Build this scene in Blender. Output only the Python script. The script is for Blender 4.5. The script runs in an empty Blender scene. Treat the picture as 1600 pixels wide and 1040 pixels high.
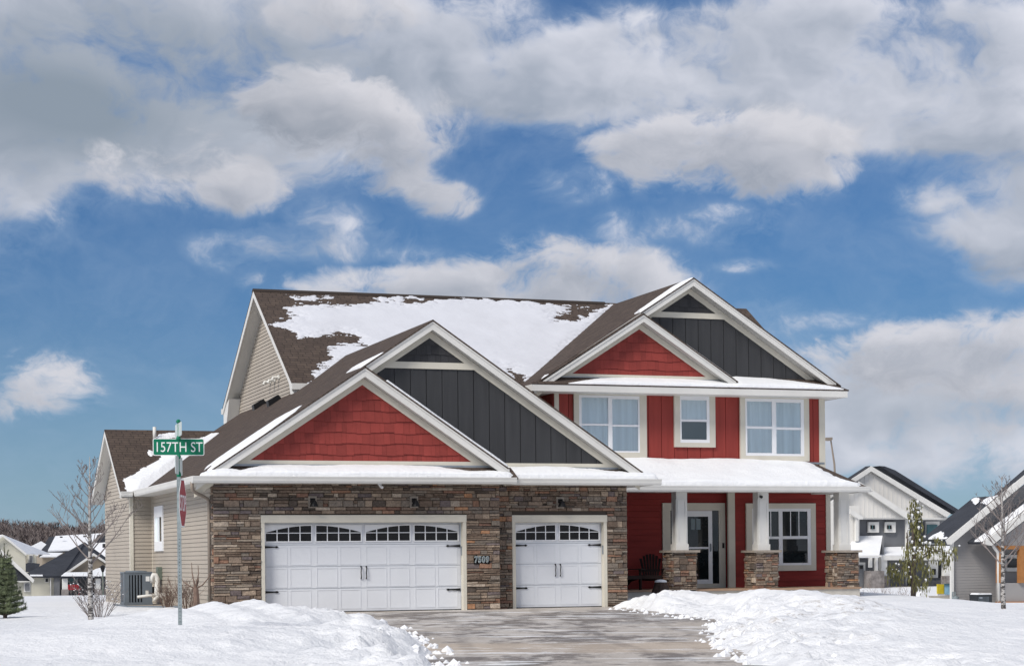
import bpy, math, random
import numpy as np
from mathutils import Vector, Matrix
random.seed(7); RNG = np.random.default_rng(7)
SC = bpy.context.scene; COL = SC.collection

# ------------------------------------------------------------------ camera
F, YAW, ROLL, CY0 = 3014.93, -0.337239, 0.009608, 872.84      # focal length and horizon of the 1600 x 1040 photograph
CAM = np.array([-8.3205, -44.7556, 1.2271])
_c, _s = math.cos(YAW), math.sin(YAW); _A = np.array([[_c, -_s, 0], [_s, _c, 0], [0, 0, 1]])
_c, _s = math.cos(ROLL), math.sin(ROLL); _B = np.array([[_c, 0, _s], [0, 1, 0], [-_s, 0, _c]])
MR = _A @ _B                                                    # columns: right, forward, up
cd = bpy.data.cameras.new('camera'); cam = bpy.data.objects.new('camera', cd); COL.objects.link(cam)
cd.sensor_width = 36; cd.lens = F / 1600 * 36; cd.shift_y = (CY0 - 520) / 1600
cd.clip_start = 0.5; cd.clip_end = 4000
r_, f_, u_ = MR[:, 0], MR[:, 1], MR[:, 2]
cam.matrix_world = Matrix(((r_[0], u_[0], -f_[0], CAM[0]), (r_[1], u_[1], -f_[1], CAM[1]), (r_[2], u_[2], -f_[2], CAM[2]), (0, 0, 0, 1)))
SC.camera = cam

def ray(px, py): return MR @ np.array([(px - 800) / F, 1, -(py - CY0) / F])
def at(px, py, x=None, y=None, z=None):
    "where the thing seen there stands, given the wall plane it belongs to (surveying the photograph)"
    d = ray(px, py)
    t = (y - CAM[1]) / d[1] if y is not None else (x - CAM[0]) / d[0] if x is not None else (z - CAM[2]) / d[2]
    return CAM + d * t
def on_plane(px, py, p0, n):
    d = ray(px, py); return CAM + d * (np.dot(np.array(p0) - CAM, n) / np.dot(d, n))

# ------------------------------------------------------------------ node helpers
class NT:
    def __init__(s, nt): s.nt = nt; s.n = nt.nodes; s.l = nt.links
    def new(s, t, **k):
        n = s.n.new(t)
        for a, b in k.items(): setattr(n, a, b)
        return n
    def put(s, sock, v):
        if v is None: return
        if isinstance(v, bpy.types.NodeSocket): s.l.new(v, sock)
        else:
            if hasattr(sock, 'default_value'):
                dv = sock.default_value
                try: n = len(dv)
                except TypeError: n = 0
                if n == 4 and isinstance(v, (tuple, list)) and len(v) == 3: v = (*v, 1)
                if n and not isinstance(v, (tuple, list, np.ndarray)): v = (v,) * 3 + ((1,) if n == 4 else ())
                sock.default_value = v
    def math(s, op, a, b=None, c=None, clamp=False):
        n = s.new('ShaderNodeMath', operation=op); n.use_clamp = clamp
        for i, v in enumerate((a, b, c)): s.put(n.inputs[i], v)
        return n.outputs[0]
    def vmath(s, op, a, b=None, sc=None, out=0):
        n = s.new('ShaderNodeVectorMath', operation=op); s.put(n.inputs[0], a)
        if b is not None: s.put(n.inputs[1], b)
        if sc is not None: s.put(n.inputs['Scale'], sc)
        return n.outputs[out]
    def mix(s, f, a, b):
        n = s.new('ShaderNodeMix', data_type='RGBA'); s.put(n.inputs[0], f); s.put(n.inputs[6], a); s.put(n.inputs[7], b); return n.outputs[2]
    def noise(s, vec, scale, detail=4, rough=.55, dist=0.0, out='Fac'):
        n = s.new('ShaderNodeTexNoise'); s.put(n.inputs['Vector'], vec); n.inputs['Scale'].default_value = scale
        n.inputs['Detail'].default_value = detail; n.inputs['Roughness'].default_value = rough; n.inputs['Distortion'].default_value = dist
        return n.outputs[out]
    def ramp(s, f, lo, hi, a=0.0, b=1.0, smooth=True):
        n = s.new('ShaderNodeMapRange', interpolation_type='SMOOTHSTEP' if smooth else 'LINEAR'); s.put(n.inputs[0], f)
        for i, v in zip((1, 2, 3, 4), (lo, hi, a, b)): n.inputs[i].default_value = v
        return n.outputs[0]
    def comb(s, x, y, z):
        n = s.new('ShaderNodeCombineXYZ'); [s.put(n.inputs[i], v) for i, v in enumerate((x, y, z))]; return n.outputs[0]
    def sep(s, v):
        n = s.new('ShaderNodeSeparateXYZ'); s.put(n.inputs[0], v); return n.outputs
def lin(r, g, b):
    f = lambda c: (c / 255 / 12.92) if c / 255 <= .04045 else ((c / 255 + .055) / 1.055) ** 2.4
    return (f(r), f(g), f(b))

# ------------------------------------------------------------------ world: Nishita sky with broken cumulus
SUN_DIR = Vector((-.60, -.41, .68)).normalized()
SUN_EL = math.asin(SUN_DIR.z); SUN_AZ = math.atan2(SUN_DIR.x, SUN_DIR.y)
W = bpy.data.worlds.new('World'); SC.world = W; W.use_nodes = True
w = NT(W.node_tree); w.n.clear()
sky = w.new('ShaderNodeTexSky', sky_type='NISHITA'); sky.sun_disc = False; sky.sun_elevation = SUN_EL; sky.sun_rotation = SUN_AZ
sky.air_density = 1.0; sky.dust_density = 0.15; sky.ozone_density = 3.0; sky.altitude = 300
tc = w.new('ShaderNodeTexCoord'); D = tc.outputs['Generated']
dx, dy, dz = w.sep(D)
az = w.math('ARCTAN2', dx, dy); el = w.math('ARCSINE', dz)
P2 = w.comb(az, el, 0.0)
# clear air: pull the sky blue, paler towards the horizon (what the Sky Texture gives at strength 0.1, graded per elevation by one tint)
tint = w.mix(w.ramp(el, 0.0, 0.30), (0.38, 0.54, 0.74), (0.22, 0.50, 0.80))
skycol = w.vmath('MULTIPLY', sky.outputs[0], tint)
skyc = w.vmath('SCALE', skycol, sc=0.062)
def blobsum(pos, clouds):
    tot = None
    for (px, py, rx, ry, amp) in clouds:
        d = ray(px, py); d = d / np.linalg.norm(d); a0, e0 = math.atan2(d[0], d[1]), math.asin(d[2])
        v = w.vmath('MULTIPLY', w.vmath('SUBTRACT', pos, (a0, e0, 0)), (F / rx, F / ry, 0)); q = w.vmath('DOT_PRODUCT', v, v, out=1)
        b = w.math('MULTIPLY', w.math('EXPONENT', w.math('MULTIPLY', w.math('MULTIPLY', q, q), -.55)), amp)
        tot = b if tot is None else w.math('MAXIMUM', w.math('ADD', w.math('MULTIPLY', tot, .0), tot), b) if False else w.math('ADD', tot, b)
    return w.math('MINIMUM', tot, 1.15)
# far layer: wide grey sheets
C_FAR = [(130, 70, 290, 160, 1.15), (390, 120, 260, 130, 1.1), (110, 205, 190, 70, .75), (570, 70, 140, 90, .75), (20, 310, 46, 34, .55),
  (690, 90, 60, 50, .42), (740, 165, 100, 34, .55), (365, 388, 60, 28, .52), (520, 375, 110, 30, .50), (515, 335, 50, 20, .42),
  (960, 125, 190, 62, .95), (1010, 62, 140, 46, .80), (1200, 75, 200, 84, 1.0), (1400, 110, 190, 100, .95), (1570, 130, 160, 105, .9), (1330, 190, 200, 40, .7), (880, 180, 100, 28, .5), (905, 285, 60, 26, .46),
  (1450, 305, 42, 20, .46), (1570, 325, 120, 52, .85), (1610, 395, 85, 46, .8), (985, 362, 52, 32, .46), (1145, 352, 75, 30, .44), (1165, 415, 40, 10, .38), (650, 402, 50, 14, .45),
  (1330, 650, 180, 80, .62), (1500, 670, 220, 70, .8), (1180, 500, 70, 34, .40), (1230, 590, 90, 60, .46), (1300, 500, 50, 14, .4), (780, 15, 60, 30, .4),
  (-180, 100, 260, 240, .9), (1850, 200, 220, 180, .9), (1850, 620, 240, 110, .9), (780, -90, 500, 40, .6)]
# near layer: brighter heaps in front
C_NEAR = [(560, 190, 125, 58, 1.0), (470, 150, 90, 40, .6), (300, 262, 130, 46, .72), (370, 298, 62, 30, .85), (620, 285, 58, 22, .60), (695, 314, 46, 24, .58), (62, 606, 74, 44, 1.0),
  (1170, 235, 160, 60, 1.1), (1070, 225, 110, 44, .95), (1265, 228, 62, 32, .9), (948, 232, 36, 22, .62), (1000, 262, 60, 26, .6), (1322, 270, 32, 18, .64), (540, 25, 100, 34, .55),
  (560, 455, 130, 36, .9), (700, 455, 150, 38, 1.0), (830, 425, 80, 46, .8), (960, 445, 115, 44, 1.0), (900, 400, 60, 24, .6),
  (1400, 560, 110, 52, .85), (1540, 570, 150, 58, 1.0), (1500, 520, 110, 24, .6), (1480, 690, 120, 24, .55)]
def layer(clouds, k, amp, lo, hi, dark_c, lite_c, seed, gain, thickw, hz):
    off = (.013, .013, 0)
    PW = w.vmath('ADD', w.vmath('MULTIPLY', P2, (1, 1.35, 0)), (0, 0, seed))
    warp = w.noise(PW, 11.0, 4, .55, 0, 'Color')
    Q = w.vmath('ADD', PW, w.vmath('SCALE', w.vmath('SUBTRACT', warp, (.5, .5, .5)), sc=.085))
    n1 = w.noise(Q, k, 12, .62); n2 = w.noise(Q, k * 3.4, 7, .62)
    nn = w.math('ADD', w.math('MULTIPLY', w.math('SUBTRACT', n1, .5), amp), w.math('MULTIPLY', w.math('SUBTRACT', n2, .5), amp * .30))
    dn = blobsum(P2, clouds)
    away_d = w.math('MULTIPLY', away, w.ramp(w.noise(w.vmath('ADD', D, (0, 0, seed)), 2.3, 3, .5), .42, .60, 0.0, .9))
    dn = w.math('ADD', dn, away_d)
    nn = w.math('MULTIPLY', nn, w.ramp(dn, .0, .25, .25, 1.0)); dd = w.math('ADD', w.math('SUBTRACT', dn, .5), nn)
    cov = w.ramp(dd, lo, hi)
    # light comes from above and to the right: heaps brighten where the cloud thins towards it
    m1 = w.noise(Q, k, 4, .5); m2 = w.noise(w.vmath('ADD', Q, off), k, 4, .5)
    dn2 = blobsum(w.vmath('ADD', P2, (.012, .010, 0)), clouds)
    rel = w.math('ADD', w.math('MULTIPLY', w.math('SUBTRACT', m1, m2), gain), w.math('MULTIPLY', w.math('SUBTRACT', dn, dn2), .55))
    body = w.math('MULTIPLY', w.ramp(dd, .1, 1.0), -thickw)
    big = w.math('MULTIPLY', w.math('SUBTRACT', w.noise(PW, 8.0, 3, .5), .5), .9)
    sh = w.math('ADD', w.math('ADD', w.math('ADD', rel, body), big), .72); sh = w.ramp(sh, -.1, 1.1, 0.0, 1.0, False)
    c = w.mix(sh, dark_c, lite_c); c = w.mix(w.ramp(el, .0, .09, hz, 0.0), c, lin(176, 183, 194))
    return cov, c, dd
ax = ray(800, 400); ax = ax / np.linalg.norm(ax)
away = w.ramp(w.vmath('DOT_PRODUCT', D, tuple(ax), out=1), .93, .88)
covF, colF, ddF = layer(C_FAR, 13.0, 3.4, -.20, .62, lin(118, 130, 146), lin(194, 196, 205), .3, 2.4, .26, .4)
covN, colN, ddN = layer(C_NEAR, 17.0, 4.2, -.34, .60, lin(130, 137, 149), lin(190, 190, 196), 2.7, 1.8, .34, .4)
colF = w.mix(w.math('MULTIPLY', blobsum(P2, [(220, 130, 300, 100, .8), (1450, 610, 150, 60, .5), (60, 200, 150, 80, .5)]), .85), colF, lin(124, 135, 147))
veil = w.ramp(el, .0, .13, .38, 0.0)
skyv = w.mix(veil, skyc, lin(136, 162, 184))
halo = w.math('MULTIPLY', w.ramp(w.math('MAXIMUM', ddF, ddN), -.85, .1), .36); skyv = w.mix(halo, skyv, lin(150, 168, 190))
final = w.mix(w.math('MULTIPLY', covF, .95), skyv, colF)
final = w.mix(w.math('MULTIPLY', covN, .93), final, colN)
bg = w.new('ShaderNodeBackground'); w.put(bg.inputs[0], final); bg.inputs[1].default_value = 1.0
w.l.new(bg.outputs[0], w.new('ShaderNodeOutputWorld').inputs[0])
W.cycles.sampling_method = 'MANUAL'; W.cycles.sample_map_resolution = 512

# ------------------------------------------------------------------ sun (behind thin cloud: soft)
sl = bpy.data.lights.new('sun', 'SUN'); sl.energy = 2.6; sl.angle = math.radians(22); sl.color = (1, .95, .88)
so = bpy.data.objects.new('sun', sl); COL.objects.link(so); so.rotation_euler = (-SUN_DIR).to_track_quat('-Z', 'Y').to_euler()
SC.view_settings.view_transform = 'Standard'; SC.view_settings.look = 'None'; SC.view_settings.exposure = 0.40; SC.view_settings.gamma = 1
SC.view_settings.use_curve_mapping = False
SC.cycles.max_bounces = 6; SC.cycles.diffuse_bounces = 3; SC.cycles.glossy_bounces = 3; SC.cycles.transparent_max_bounces = 8; SC.cycles.use_denoising = True

# ------------------------------------------------------------------ materials
def mat(name, color=(.5, .5, .5), rough=.7, bump=None, var=None, spec=.28, metal=0, attr=None, coat=0):
    m = bpy.data.materials.new(name); m.use_nodes = True; t = NT(m.node_tree); b = t.n['Principled BSDF']
    b.inputs['Roughness'].default_value = rough; b.inputs['Metallic'].default_value = metal
    b.inputs['Specular IOR Level'].default_value = spec; b.inputs['Coat Weight'].default_value = coat
    co = t.new('ShaderNodeTexCoord').outputs['Object']; c = None
    if attr:
        a = t.new('ShaderNodeAttribute', attribute_name=attr); c = a.outputs['Color']
    if var:   # (scale, strength, stretch)
        sc, st = var[:2]; v = t.vmath('MULTIPLY', co, var[2]) if len(var) > 2 else co
        n = t.noise(v, sc, 5, .6); k = t.ramp(n, .3, .7, 1 - st, 1 + st, False)
        c = t.vmath('SCALE', c if c is not None else color, sc=k)
    if c is None: b.inputs['Base Color'].default_value = (*color, 1)
    else: t.put(b.inputs['Base Color'], c)
    if bump:  # (scale, strength, stretch)
        v = t.vmath('MULTIPLY', co, bump[2]) if len(bump) > 2 else co
        n = t.noise(v, bump[0], 6, .6); bn = t.new('ShaderNodeBump'); bn.inputs['Strength'].default_value = 1; bn.inputs['Distance'].default_value = bump[1]
        t.put(bn.inputs['Height'], n); t.put(b.inputs['Normal'], bn.outputs[0])
    m['_'] = 1
    return m
M = {}
M['trim'] = mat('cream_trim', (.62, .585, .50), .6, (60, .002), (1.3, .07))
M['fascia'] = mat('white_fascia', (.66, .65, .62), .5, (40, .002), (.9, .07))
M['white'] = mat('white_vinyl', (.80, .81, .83), .4, None, (1.5, .03))
M['door'] = mat('garage_door_paint', (.70, .72, .755), .42, (180, .001, (1, 1, .1)), (.8, .035))
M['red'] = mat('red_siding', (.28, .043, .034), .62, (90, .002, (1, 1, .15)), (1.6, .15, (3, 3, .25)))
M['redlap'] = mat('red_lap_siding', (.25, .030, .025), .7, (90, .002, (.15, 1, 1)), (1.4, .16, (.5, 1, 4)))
M['redshake'] = mat('red_shake', (.27, .042, .036), .7, (60, .004, (1, 1, .12)), (2.5, .10), attr='Col')
M['dark'] = mat('charcoal_siding', (.043, .044, .047), .6, (90, .002, (1, 1, .15)), (1.6, .17, (3, 3, .25)))
M['darkshake'] = mat('charcoal_shake', (.045, .045, .048), .7, (60, .004, (1, 1, .12)), (2.5, .10), attr='Col')
M['beige'] = mat('beige_vinyl', (.39, .345, .29), .6, (70, .0015, (1, .15, 1)), (.6, .06))
M['soffit'] = mat('soffit', (.55, .54, .51), .6, (25, .003, (12, .3, 1)), (1, .05))
M['stone'] = mat('ledge_stone', (.2, .17, .14), .85, (26, .03), (16, .26), attr='Col')
M['mortar'] = mat('joint_backing', (.075, .062, .052), .95)  # dark brown backing that shows in the joints between stones
M['cap'] = mat('pier_cap_stone', (.30, .26, .22), .85, (30, .006), (8, .15))
M['concrete'] = mat('foundation_concrete', (.50, .47, .42), .85, (30, .004), (3, .10))
M['deck'] = mat('deck_board', (.33, .22, .15), .7, (30, .004), (3, .15))
M['black'] = mat('black_metal', (.012, .012, .013), .45, (40, .002))
M['glass'] = mat('dark_glass', (.012, .016, .018), .04, None, (2.0, .5), spec=.6)
M['gglass'] = mat('garage_glass', (.010, .010, .011), .12, None, (3.0, .6), spec=.25)
M['curtain'] = mat('sheer_curtain', (.78, .87, .90), .75, None, (7, .10, (1, 1, .02)))
M['curtain2'] = mat('lined_blind', (.20, .25, .27), .8)
M['flash'] = mat('metal_flashing', (.30, .33, .36), .4, (10, .002), (3, .2), metal=.6)
M['downspout'] = mat('tan_downspout', (.24, .20, .165), .5, None, (2, .06))
M['acgrey'] = mat('ac_grey', (.14, .165, .19), .5, (40, .002), (3, .08))
M['acdark'] = mat('ac_coil', (.03, .035, .04), .6, (60, .003))
M['pvc'] = mat('white_pvc', (.68, .67, .63), .5, None, (4, .05))
M['chair'] = mat('brown_resin', (.022, .012, .011), .75, (50, .003), (4, .12))
M['wood'] = mat('weathered_brown_pot', (.065, .042, .032), .7, (25, .012, (4, 4, .4)), (9, .35))
M['galv'] = mat('galvanised_steel', (.26, .30, .31), .5, (60, .003), (14, .22), metal=.4)
M['signback'] = mat('sign_back', (.56, .62, .60), .45, (12, .004), (6, .12), metal=.2)
M['green'] = mat('sign_green', (.004, .16, .085), .45, None, (5, .08))
M['signwhite'] = mat('sign_white', (.78, .79, .78), .5)
M['signred'] = mat('sign_red', (.32, .025, .035), .5, None, (6, .15))
M['greenbox'] = mat('meter_box', (.14, .17, .14), .5, None, (6, .1))
M['orange'] = mat('cedar_posts', (.36, .16, .055), .6, (30, .006, (1, 1, .2)), (3, .15))
M['grey'] = mat('grey_lap', (.30, .29, .285), .6, None, (.5, .06))
M['dgrey'] = mat('slate_lap', (.15, .155, .165), .6, None, (.5, .08))
M['white2'] = mat('distant_board_and_batten', (.68, .66, .62), .6, None, (.3, .06))
M['cream'] = mat('distant_cream_siding', (.50, .48, .40), .6, None, (.3, .06))
M['tan'] = mat('distant_tan_siding', (.30, .25, .19), .6, None, (.3, .06))
M['roofd'] = mat('distant_dark_shingles', (.040, .044, .054), .9, (3, .05), (.7, .22))
M['teal'] = mat('distant_window_glass', (.10, .20, .22), .15, None, (1, .2))
M['farstone'] = mat('distant_stone', (.21, .19, .18), .9, (6, .05), (2.2, .40))
M['yellow'] = mat('yellow_panel', (.66, .52, .04), .5, None, (5, .12))
M['blue'] = mat('pale_blue_panel', (.35, .62, .80), .5, None, (5, .2))
M['birch'] = None
def snow_mat():
    m = bpy.data.materials.new('snow'); m.use_nodes = True; t = NT(m.node_tree); b = t.n['Principled BSDF']
    co = t.new('ShaderNodeTexCoord').outputs['Object']
    n = t.noise(co, .8, 5, .6); c = t.mix(t.ramp(n, .35, .7), (.84, .85, .865), (.80, .81, .83))
    b.inputs['Roughness'].default_value = .55; b.inputs['Specular IOR Level'].default_value = .3
    t.put(b.inputs['Base Color'], c)
    h = t.math('ADD', t.noise(co, 9, 6, .62), t.math('MULTIPLY', t.noise(co, 45, 4, .6), .25))
    bn = t.new('ShaderNodeBump'); bn.inputs['Distance'].default_value = .045; bn.inputs['Strength'].default_value = .75
    t.put(bn.inputs['Height'], h); t.put(b.inputs['Normal'], bn.outputs[0]); return m
M['snow'] = snow_mat()
def groundsnow_mat():
    m = bpy.data.materials.new('ground_snow'); m.use_nodes = True; t = NT(m.node_tree); b = t.n['Principled BSDF']
    co = t.new('ShaderNodeTexCoord').outputs['Object']
    a = t.new('ShaderNodeAttribute', attribute_name='dirt').outputs['Fac']
    n = t.noise(co, .5, 5, .6); c = t.mix(t.ramp(n, .35, .7), (.83, .835, .845), (.785, .795, .81))
    g = t.ramp(t.noise(co, 5, 9, .75), .50, .66); g = t.math('MULTIPLY', g, a)
    c = t.mix(t.math('MULTIPLY', g, .85), c, (.30, .25, .20))
    s = t.math('MULTIPLY', t.ramp(t.noise(co, 22, 5, .7), .66, .74), t.math('MULTIPLY', a, .8)); c = t.mix(s, c, (.12, .09, .07))
    b.inputs['Roughness'].default_value = .55; b.inputs['Specular IOR Level'].default_value = .3
    t.put(b.inputs['Base Color'], c)
    h = t.math('ADD', t.noise(co, 3.5, 7, .62), t.math('MULTIPLY', t.noise(co, 25, 4, .65), .22))
    bn = t.new('ShaderNodeBump'); bn.inputs['Distance'].default_value = .10; bn.inputs['Strength'].default_value = .8
    t.put(bn.inputs['Height'], h); t.put(b.inputs['Normal'], bn.outputs[0]); return m
M['gsnow'] = groundsnow_mat()
def shingle_mat(name, c1, c2, c3):
    m = bpy.data.materials.new(name); m.use_nodes = True; t = NT(m.node_tree); b = t.n['Principled BSDF']
    uv = t.new('ShaderNodeUVMap').outputs[0]
    br = t.new('ShaderNodeTexBrick'); t.put(br.inputs['Vector'], uv)
    br.inputs['Scale'].default_value = 1; br.inputs['Brick Width'].default_value = .30; br.inputs['Row Height'].default_value = .143
    br.inputs['Mortar Size'].default_value = .012; br.inputs['Mortar Smooth'].default_value = .3; br.offset = .5; br.squash_frequency = 3; br.squash = .7
    br.inputs['Color1'].default_value = (*c1, 1); br.inputs['Color2'].default_value = (*c2, 1); br.inputs['Mortar'].default_value = (*c3, 1)
    n = t.noise(uv, 3.0, 6, .65); n2 = t.noise(uv, 60, 3, .7)
    c = t.vmath('SCALE', br.outputs[0], sc=t.ramp(n, .3, .7, .82, 1.2, False)); c = t.vmath('SCALE', c, sc=t.ramp(n2, .3, .7, .72, 1.3, False))
    t.put(b.inputs['Base Color'], c); b.inputs['Roughness'].default_value = .9; b.inputs['Specular IOR Level'].default_value = .25
    # each course rises to its butt edge
    v = t.sep(uv)[1]; saw = t.math('FRACT', t.math('DIVIDE', v, .143))
    h = t.math('ADD', t.math('MULTIPLY', saw, -.012), t.math('MULTIPLY', br.outputs['Fac'], -.004))
    bn = t.new('ShaderNodeBump'); bn.inputs['Distance'].default_value = 1; bn.inputs['Strength'].default_value = .8
    t.put(bn.inputs['Height'], h); t.put(b.inputs['Normal'], bn.outputs[0]); return m
M['shingle'] = shingle_mat('brown_shingles', (.092, .068, .054), (.070, .052, .043), (.040, .031, .026))
def bark_birch():
    m = bpy.data.materials.new('birch_bark'); m.use_nodes = True; t = NT(m.node_tree); b = t.n['Principled BSDF']
    co = t.new('ShaderNodeTexCoord').outputs['Object']; z = t.sep(co)[2]
    n = t.noise(t.vmath('MULTIPLY', co, (9, 9, 26)), 1.0, 5, .65)
    k = t.ramp(n, .45, .55); up = t.ramp(z, 1.3, 2.2, 1, .35); k = t.math('MULTIPLY', k, up)
    c = t.mix(k, (.42, .40, .38), (.045, .04, .038)); t.put(b.inputs['Base Color'], c); b.inputs['Roughness'].default_value = .8; return m
M['birch'] = bark_birch()
M['twig'] = mat('grey_twigs', (.21, .18, .17), .8, None, (3, .25))
M['brush'] = mat('brown_twigs', (.17, .115, .09), .8, None, (6, .3))
M['needle'] = mat('evergreen_needles', (.15, .18, .10), .7, None, (3, .4))
M['cedar'] = mat('arborvitae_foliage', (.17, .165, .065), .75, None, (2.5, .45))
M['trunk'] = mat('dark_bark', (.10, .08, .07), .9, (20, .01), (8, .2))
M['wood_far'] = mat('bare_wood_far', (.21, .175, .165), .95, None, (.03, .25))
M['hill'] = mat('wooded_hill_floor', (.12, .10, .095), .95, (.2, .5), (.05, .3))

# ------------------------------------------------------------------ mesh helpers
class MB:
    def __init__(s): s.v = []; s.f = []; s.c = []; s.uv = []
    def face(s, pts, col=None, uvs=None):
        i = len(s.v); s.v += [tuple(float(a) for a in p) for p in pts]; s.f.append(tuple(range(i, i + len(pts)))); s.c.append(col); s.uv.append(uvs)
    def box(s, x0, x1, y0, y1, z0, z1, col=None):
        x0, x1 = sorted((x0, x1)); y0, y1 = sorted((y0, y1)); z0, z1 = sorted((z0, z1))
        i = len(s.v); s.v += [(x, y, z) for z in (z0, z1) for y in (y0, y1) for x in (x0, x1)]
        for f in ((0, 2, 3, 1), (4, 5, 7, 6), (0, 1, 5, 4), (2, 6, 7, 3), (0, 4, 6, 2), (1, 3, 7, 5)):
            s.f.append(tuple(i + k for k in f)); s.c.append(col); s.uv.append(None)
        return s
    def prism(s, poly, a, b, axis='y', col=None):
        "poly of 2D points, extruded along axis between a and b (y: poly is x,z; x: poly is y,z; z: poly is x,y)"
        mk = {'y': lambda p, t: (p[0], t, p[1]), 'x': lambda p, t: (t, p[0], p[1]), 'z': lambda p, t: (p[0], p[1], t)}[axis]
        n = len(poly); i = len(s.v); s.v += [tuple(map(float, mk(p, a))) for p in poly] + [tuple(map(float, mk(p, b))) for p in poly]
        fs = [tuple(range(i, i + n)), tuple(range(i + 2 * n - 1, i + n - 1, -1))] + [(i + k, i + n + k, i + n + (k + 1) % n, i + (k + 1) % n) for k in range(n)]
        for f in fs: s.f.append(f); s.c.append(col); s.uv.append(None)
        return s
    def tube(s, pts, rad, n=8, col=None, cap=True):
        pts = [Vector(p) for p in pts]; rad = rad if isinstance(rad, (list, tuple)) else [rad] * len(pts)
        rings = []; prev = None
        for k, p in enumerate(pts):
            d = (pts[min(k + 1, len(pts) - 1)] - pts[max(k - 1, 0)]).normalized()
            ref = prev if prev is not None else (Vector((1, 0, 0)) if abs(d.x) < .8 else Vector((0, 1, 0)))
            a = (ref - d * ref.dot(d)).normalized(); prev = a; b = d.cross(a)
            i = len(s.v); s.v += [tuple(p + (a * math.cos(2 * math.pi * j / n) + b * math.sin(2 * math.pi * j / n)) * rad[k]) for j in range(n)]; rings.append(i)
        for q in range(len(rings) - 1):
            for j in range(n):
                s.f.append((rings[q] + j, rings[q] + (j + 1) % n, rings[q + 1] + (j + 1) % n, rings[q + 1] + j)); s.c.append(col); s.uv.append(None)
        if cap and n > 2:
            s.f.append(tuple(rings[0] + j for j in reversed(range(n)))); s.f.append(tuple(rings[-1] + j for j in range(n))); s.c += [col, col]; s.uv += [None, None]
        return s
    def lathe(s, prof, cx, cy, n=16):
        rings = []
        for (r, z) in prof: rings.append(len(s.v)); s.v += [(cx + r * math.cos(2 * math.pi * j / n), cy + r * math.sin(2 * math.pi * j / n), z) for j in range(n)]
        for q in range(len(rings) - 1):
            for j in range(n): s.f.append((rings[q] + j, rings[q] + (j + 1) % n, rings[q + 1] + (j + 1) % n, rings[q + 1] + j)); s.c.append(None); s.uv.append(None)
        s.f.append(tuple(rings[0] + j for j in reversed(range(n)))); s.f.append(tuple(rings[-1] + j for j in range(n))); s.c += [None] * 2; s.uv += [None] * 2
        return s
def root_loc(p):
    while p.parent is not None: p = p.parent
    return p.location if p.type == 'EMPTY' or p.get('rooted') else Vector((0, 0, 0))
def build(name, mb, m, parent=None, local=False, smooth=False, base=None):
    me = bpy.data.meshes.new(name); off = Vector((0, 0, 0))
    if parent is not None and not local: off = root_loc(parent)
    if parent is None and base is not None: off = Vector(base)
    me.from_pydata([(a - off.x, b - off.y, c - off.z) for a, b, c in mb.v] if off.length else mb.v, [], mb.f)
    if any(c is not None for c in mb.c):
        ca = me.color_attributes.new('Col', 'FLOAT_COLOR', 'CORNER'); arr = []
        for f, c in zip(mb.f, mb.c): arr += list((*(c or (.2, .2, .2)), 1)) * len(f)
        ca.data.foreach_set('color', arr)
    if any(u is not None for u in mb.uv):
        ul = me.uv_layers.new(name='UVMap'); arr = []
        for f, u in zip(mb.f, mb.uv):
            for k in range(len(f)): arr += list(u[k]) if u else [0, 0]
        ul.data.foreach_set('uv', arr)
    if smooth: me.polygons.foreach_set('use_smooth', [True] * len(me.polygons))
    me.materials.append(m); o = bpy.data.objects.new(name, me); COL.objects.link(o)
    if parent is not None: o.parent = parent
    elif base is not None: o.location = base; o['rooted'] = True
    return o
def tag(o, label, cat, group=None, kind=None):
    if label: o['label'] = label
    if cat: o['category'] = cat
    if group: o['group'] = group
    if kind: o['kind'] = kind
    return o
def thing(name, label, cat, loc=(0, 0, 0), group=None):
    o = bpy.data.objects.new(name, None); COL.objects.link(o); o.location = loc; o.empty_display_size = .2
    bpy.context.view_layer.update() if False else None
    return tag(o, label, cat, group)
def copy_tree(o, parent=None):
    c = o.copy(); COL.objects.link(c); c.parent = parent
    for ch in [x for x in bpy.data.objects if x.parent == o]: copy_tree(ch, c)
    return c
def clip(poly, a, b, c):
    "keep the part of a convex 2D polygon where a*u+b*v<=c"
    out = []
    for i in range(len(poly)):
        p, q = poly[i], poly[(i + 1) % len(poly)]; dp, dq = a * p[0] + b * p[1] - c, a * q[0] + b * q[1] - c
        if dp <= 0: out.append(p)
        if (dp < 0 < dq) or (dq < 0 < dp): t = dp / (dp - dq); out.append((p[0] + (q[0] - p[0]) * t, p[1] + (q[1] - p[1]) * t))
    return out
def clip_conv(poly, conv):
    "intersect with a convex polygon given counter-clockwise"
    for i in range(len(conv)):
        p, q = conv[i], conv[(i + 1) % len(conv)]; a, b = q[1] - p[1], -(q[0] - p[0]); poly = clip(poly, a, b, a * p[0] + b * p[1])
        if len(poly) < 3: return []
    return poly
def frame_y(y): return lambda u, v, n: (u, y - n, v)            # wall facing the street
def frame_x(x): return lambda u, v, n: (x - n, -u, v)           # wall facing left; u = -y
def lap_wall(mb, poly, fr, exp=.178, out=.016, gap=.006):
    v0, v1 = min(p[1] for p in poly), max(p[1] for p in poly); k = 0; v = v0
    mb.face([fr(p[0], p[1], -.022) for p in poly]); full = poly
    while v < v1:
        c = clip(clip(poly, 0, -1, -v), 0, 1, v + exp - gap)
        if len(c) >= 3:
            mb.face([fr(p[0], p[1], out * (1 - (p[1] - v) / exp) + .002) for p in c])
            lo = sorted([p for p in c if abs(p[1] - v) < 1e-5], key=lambda p: p[0])
            if len(lo) >= 2: a, b = lo[0], lo[-1]; mb.face([fr(a[0], v, -.02), fr(b[0], v, -.02), fr(b[0], v, out + .002), fr(a[0], v, out + .002)])
        v += exp
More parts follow.
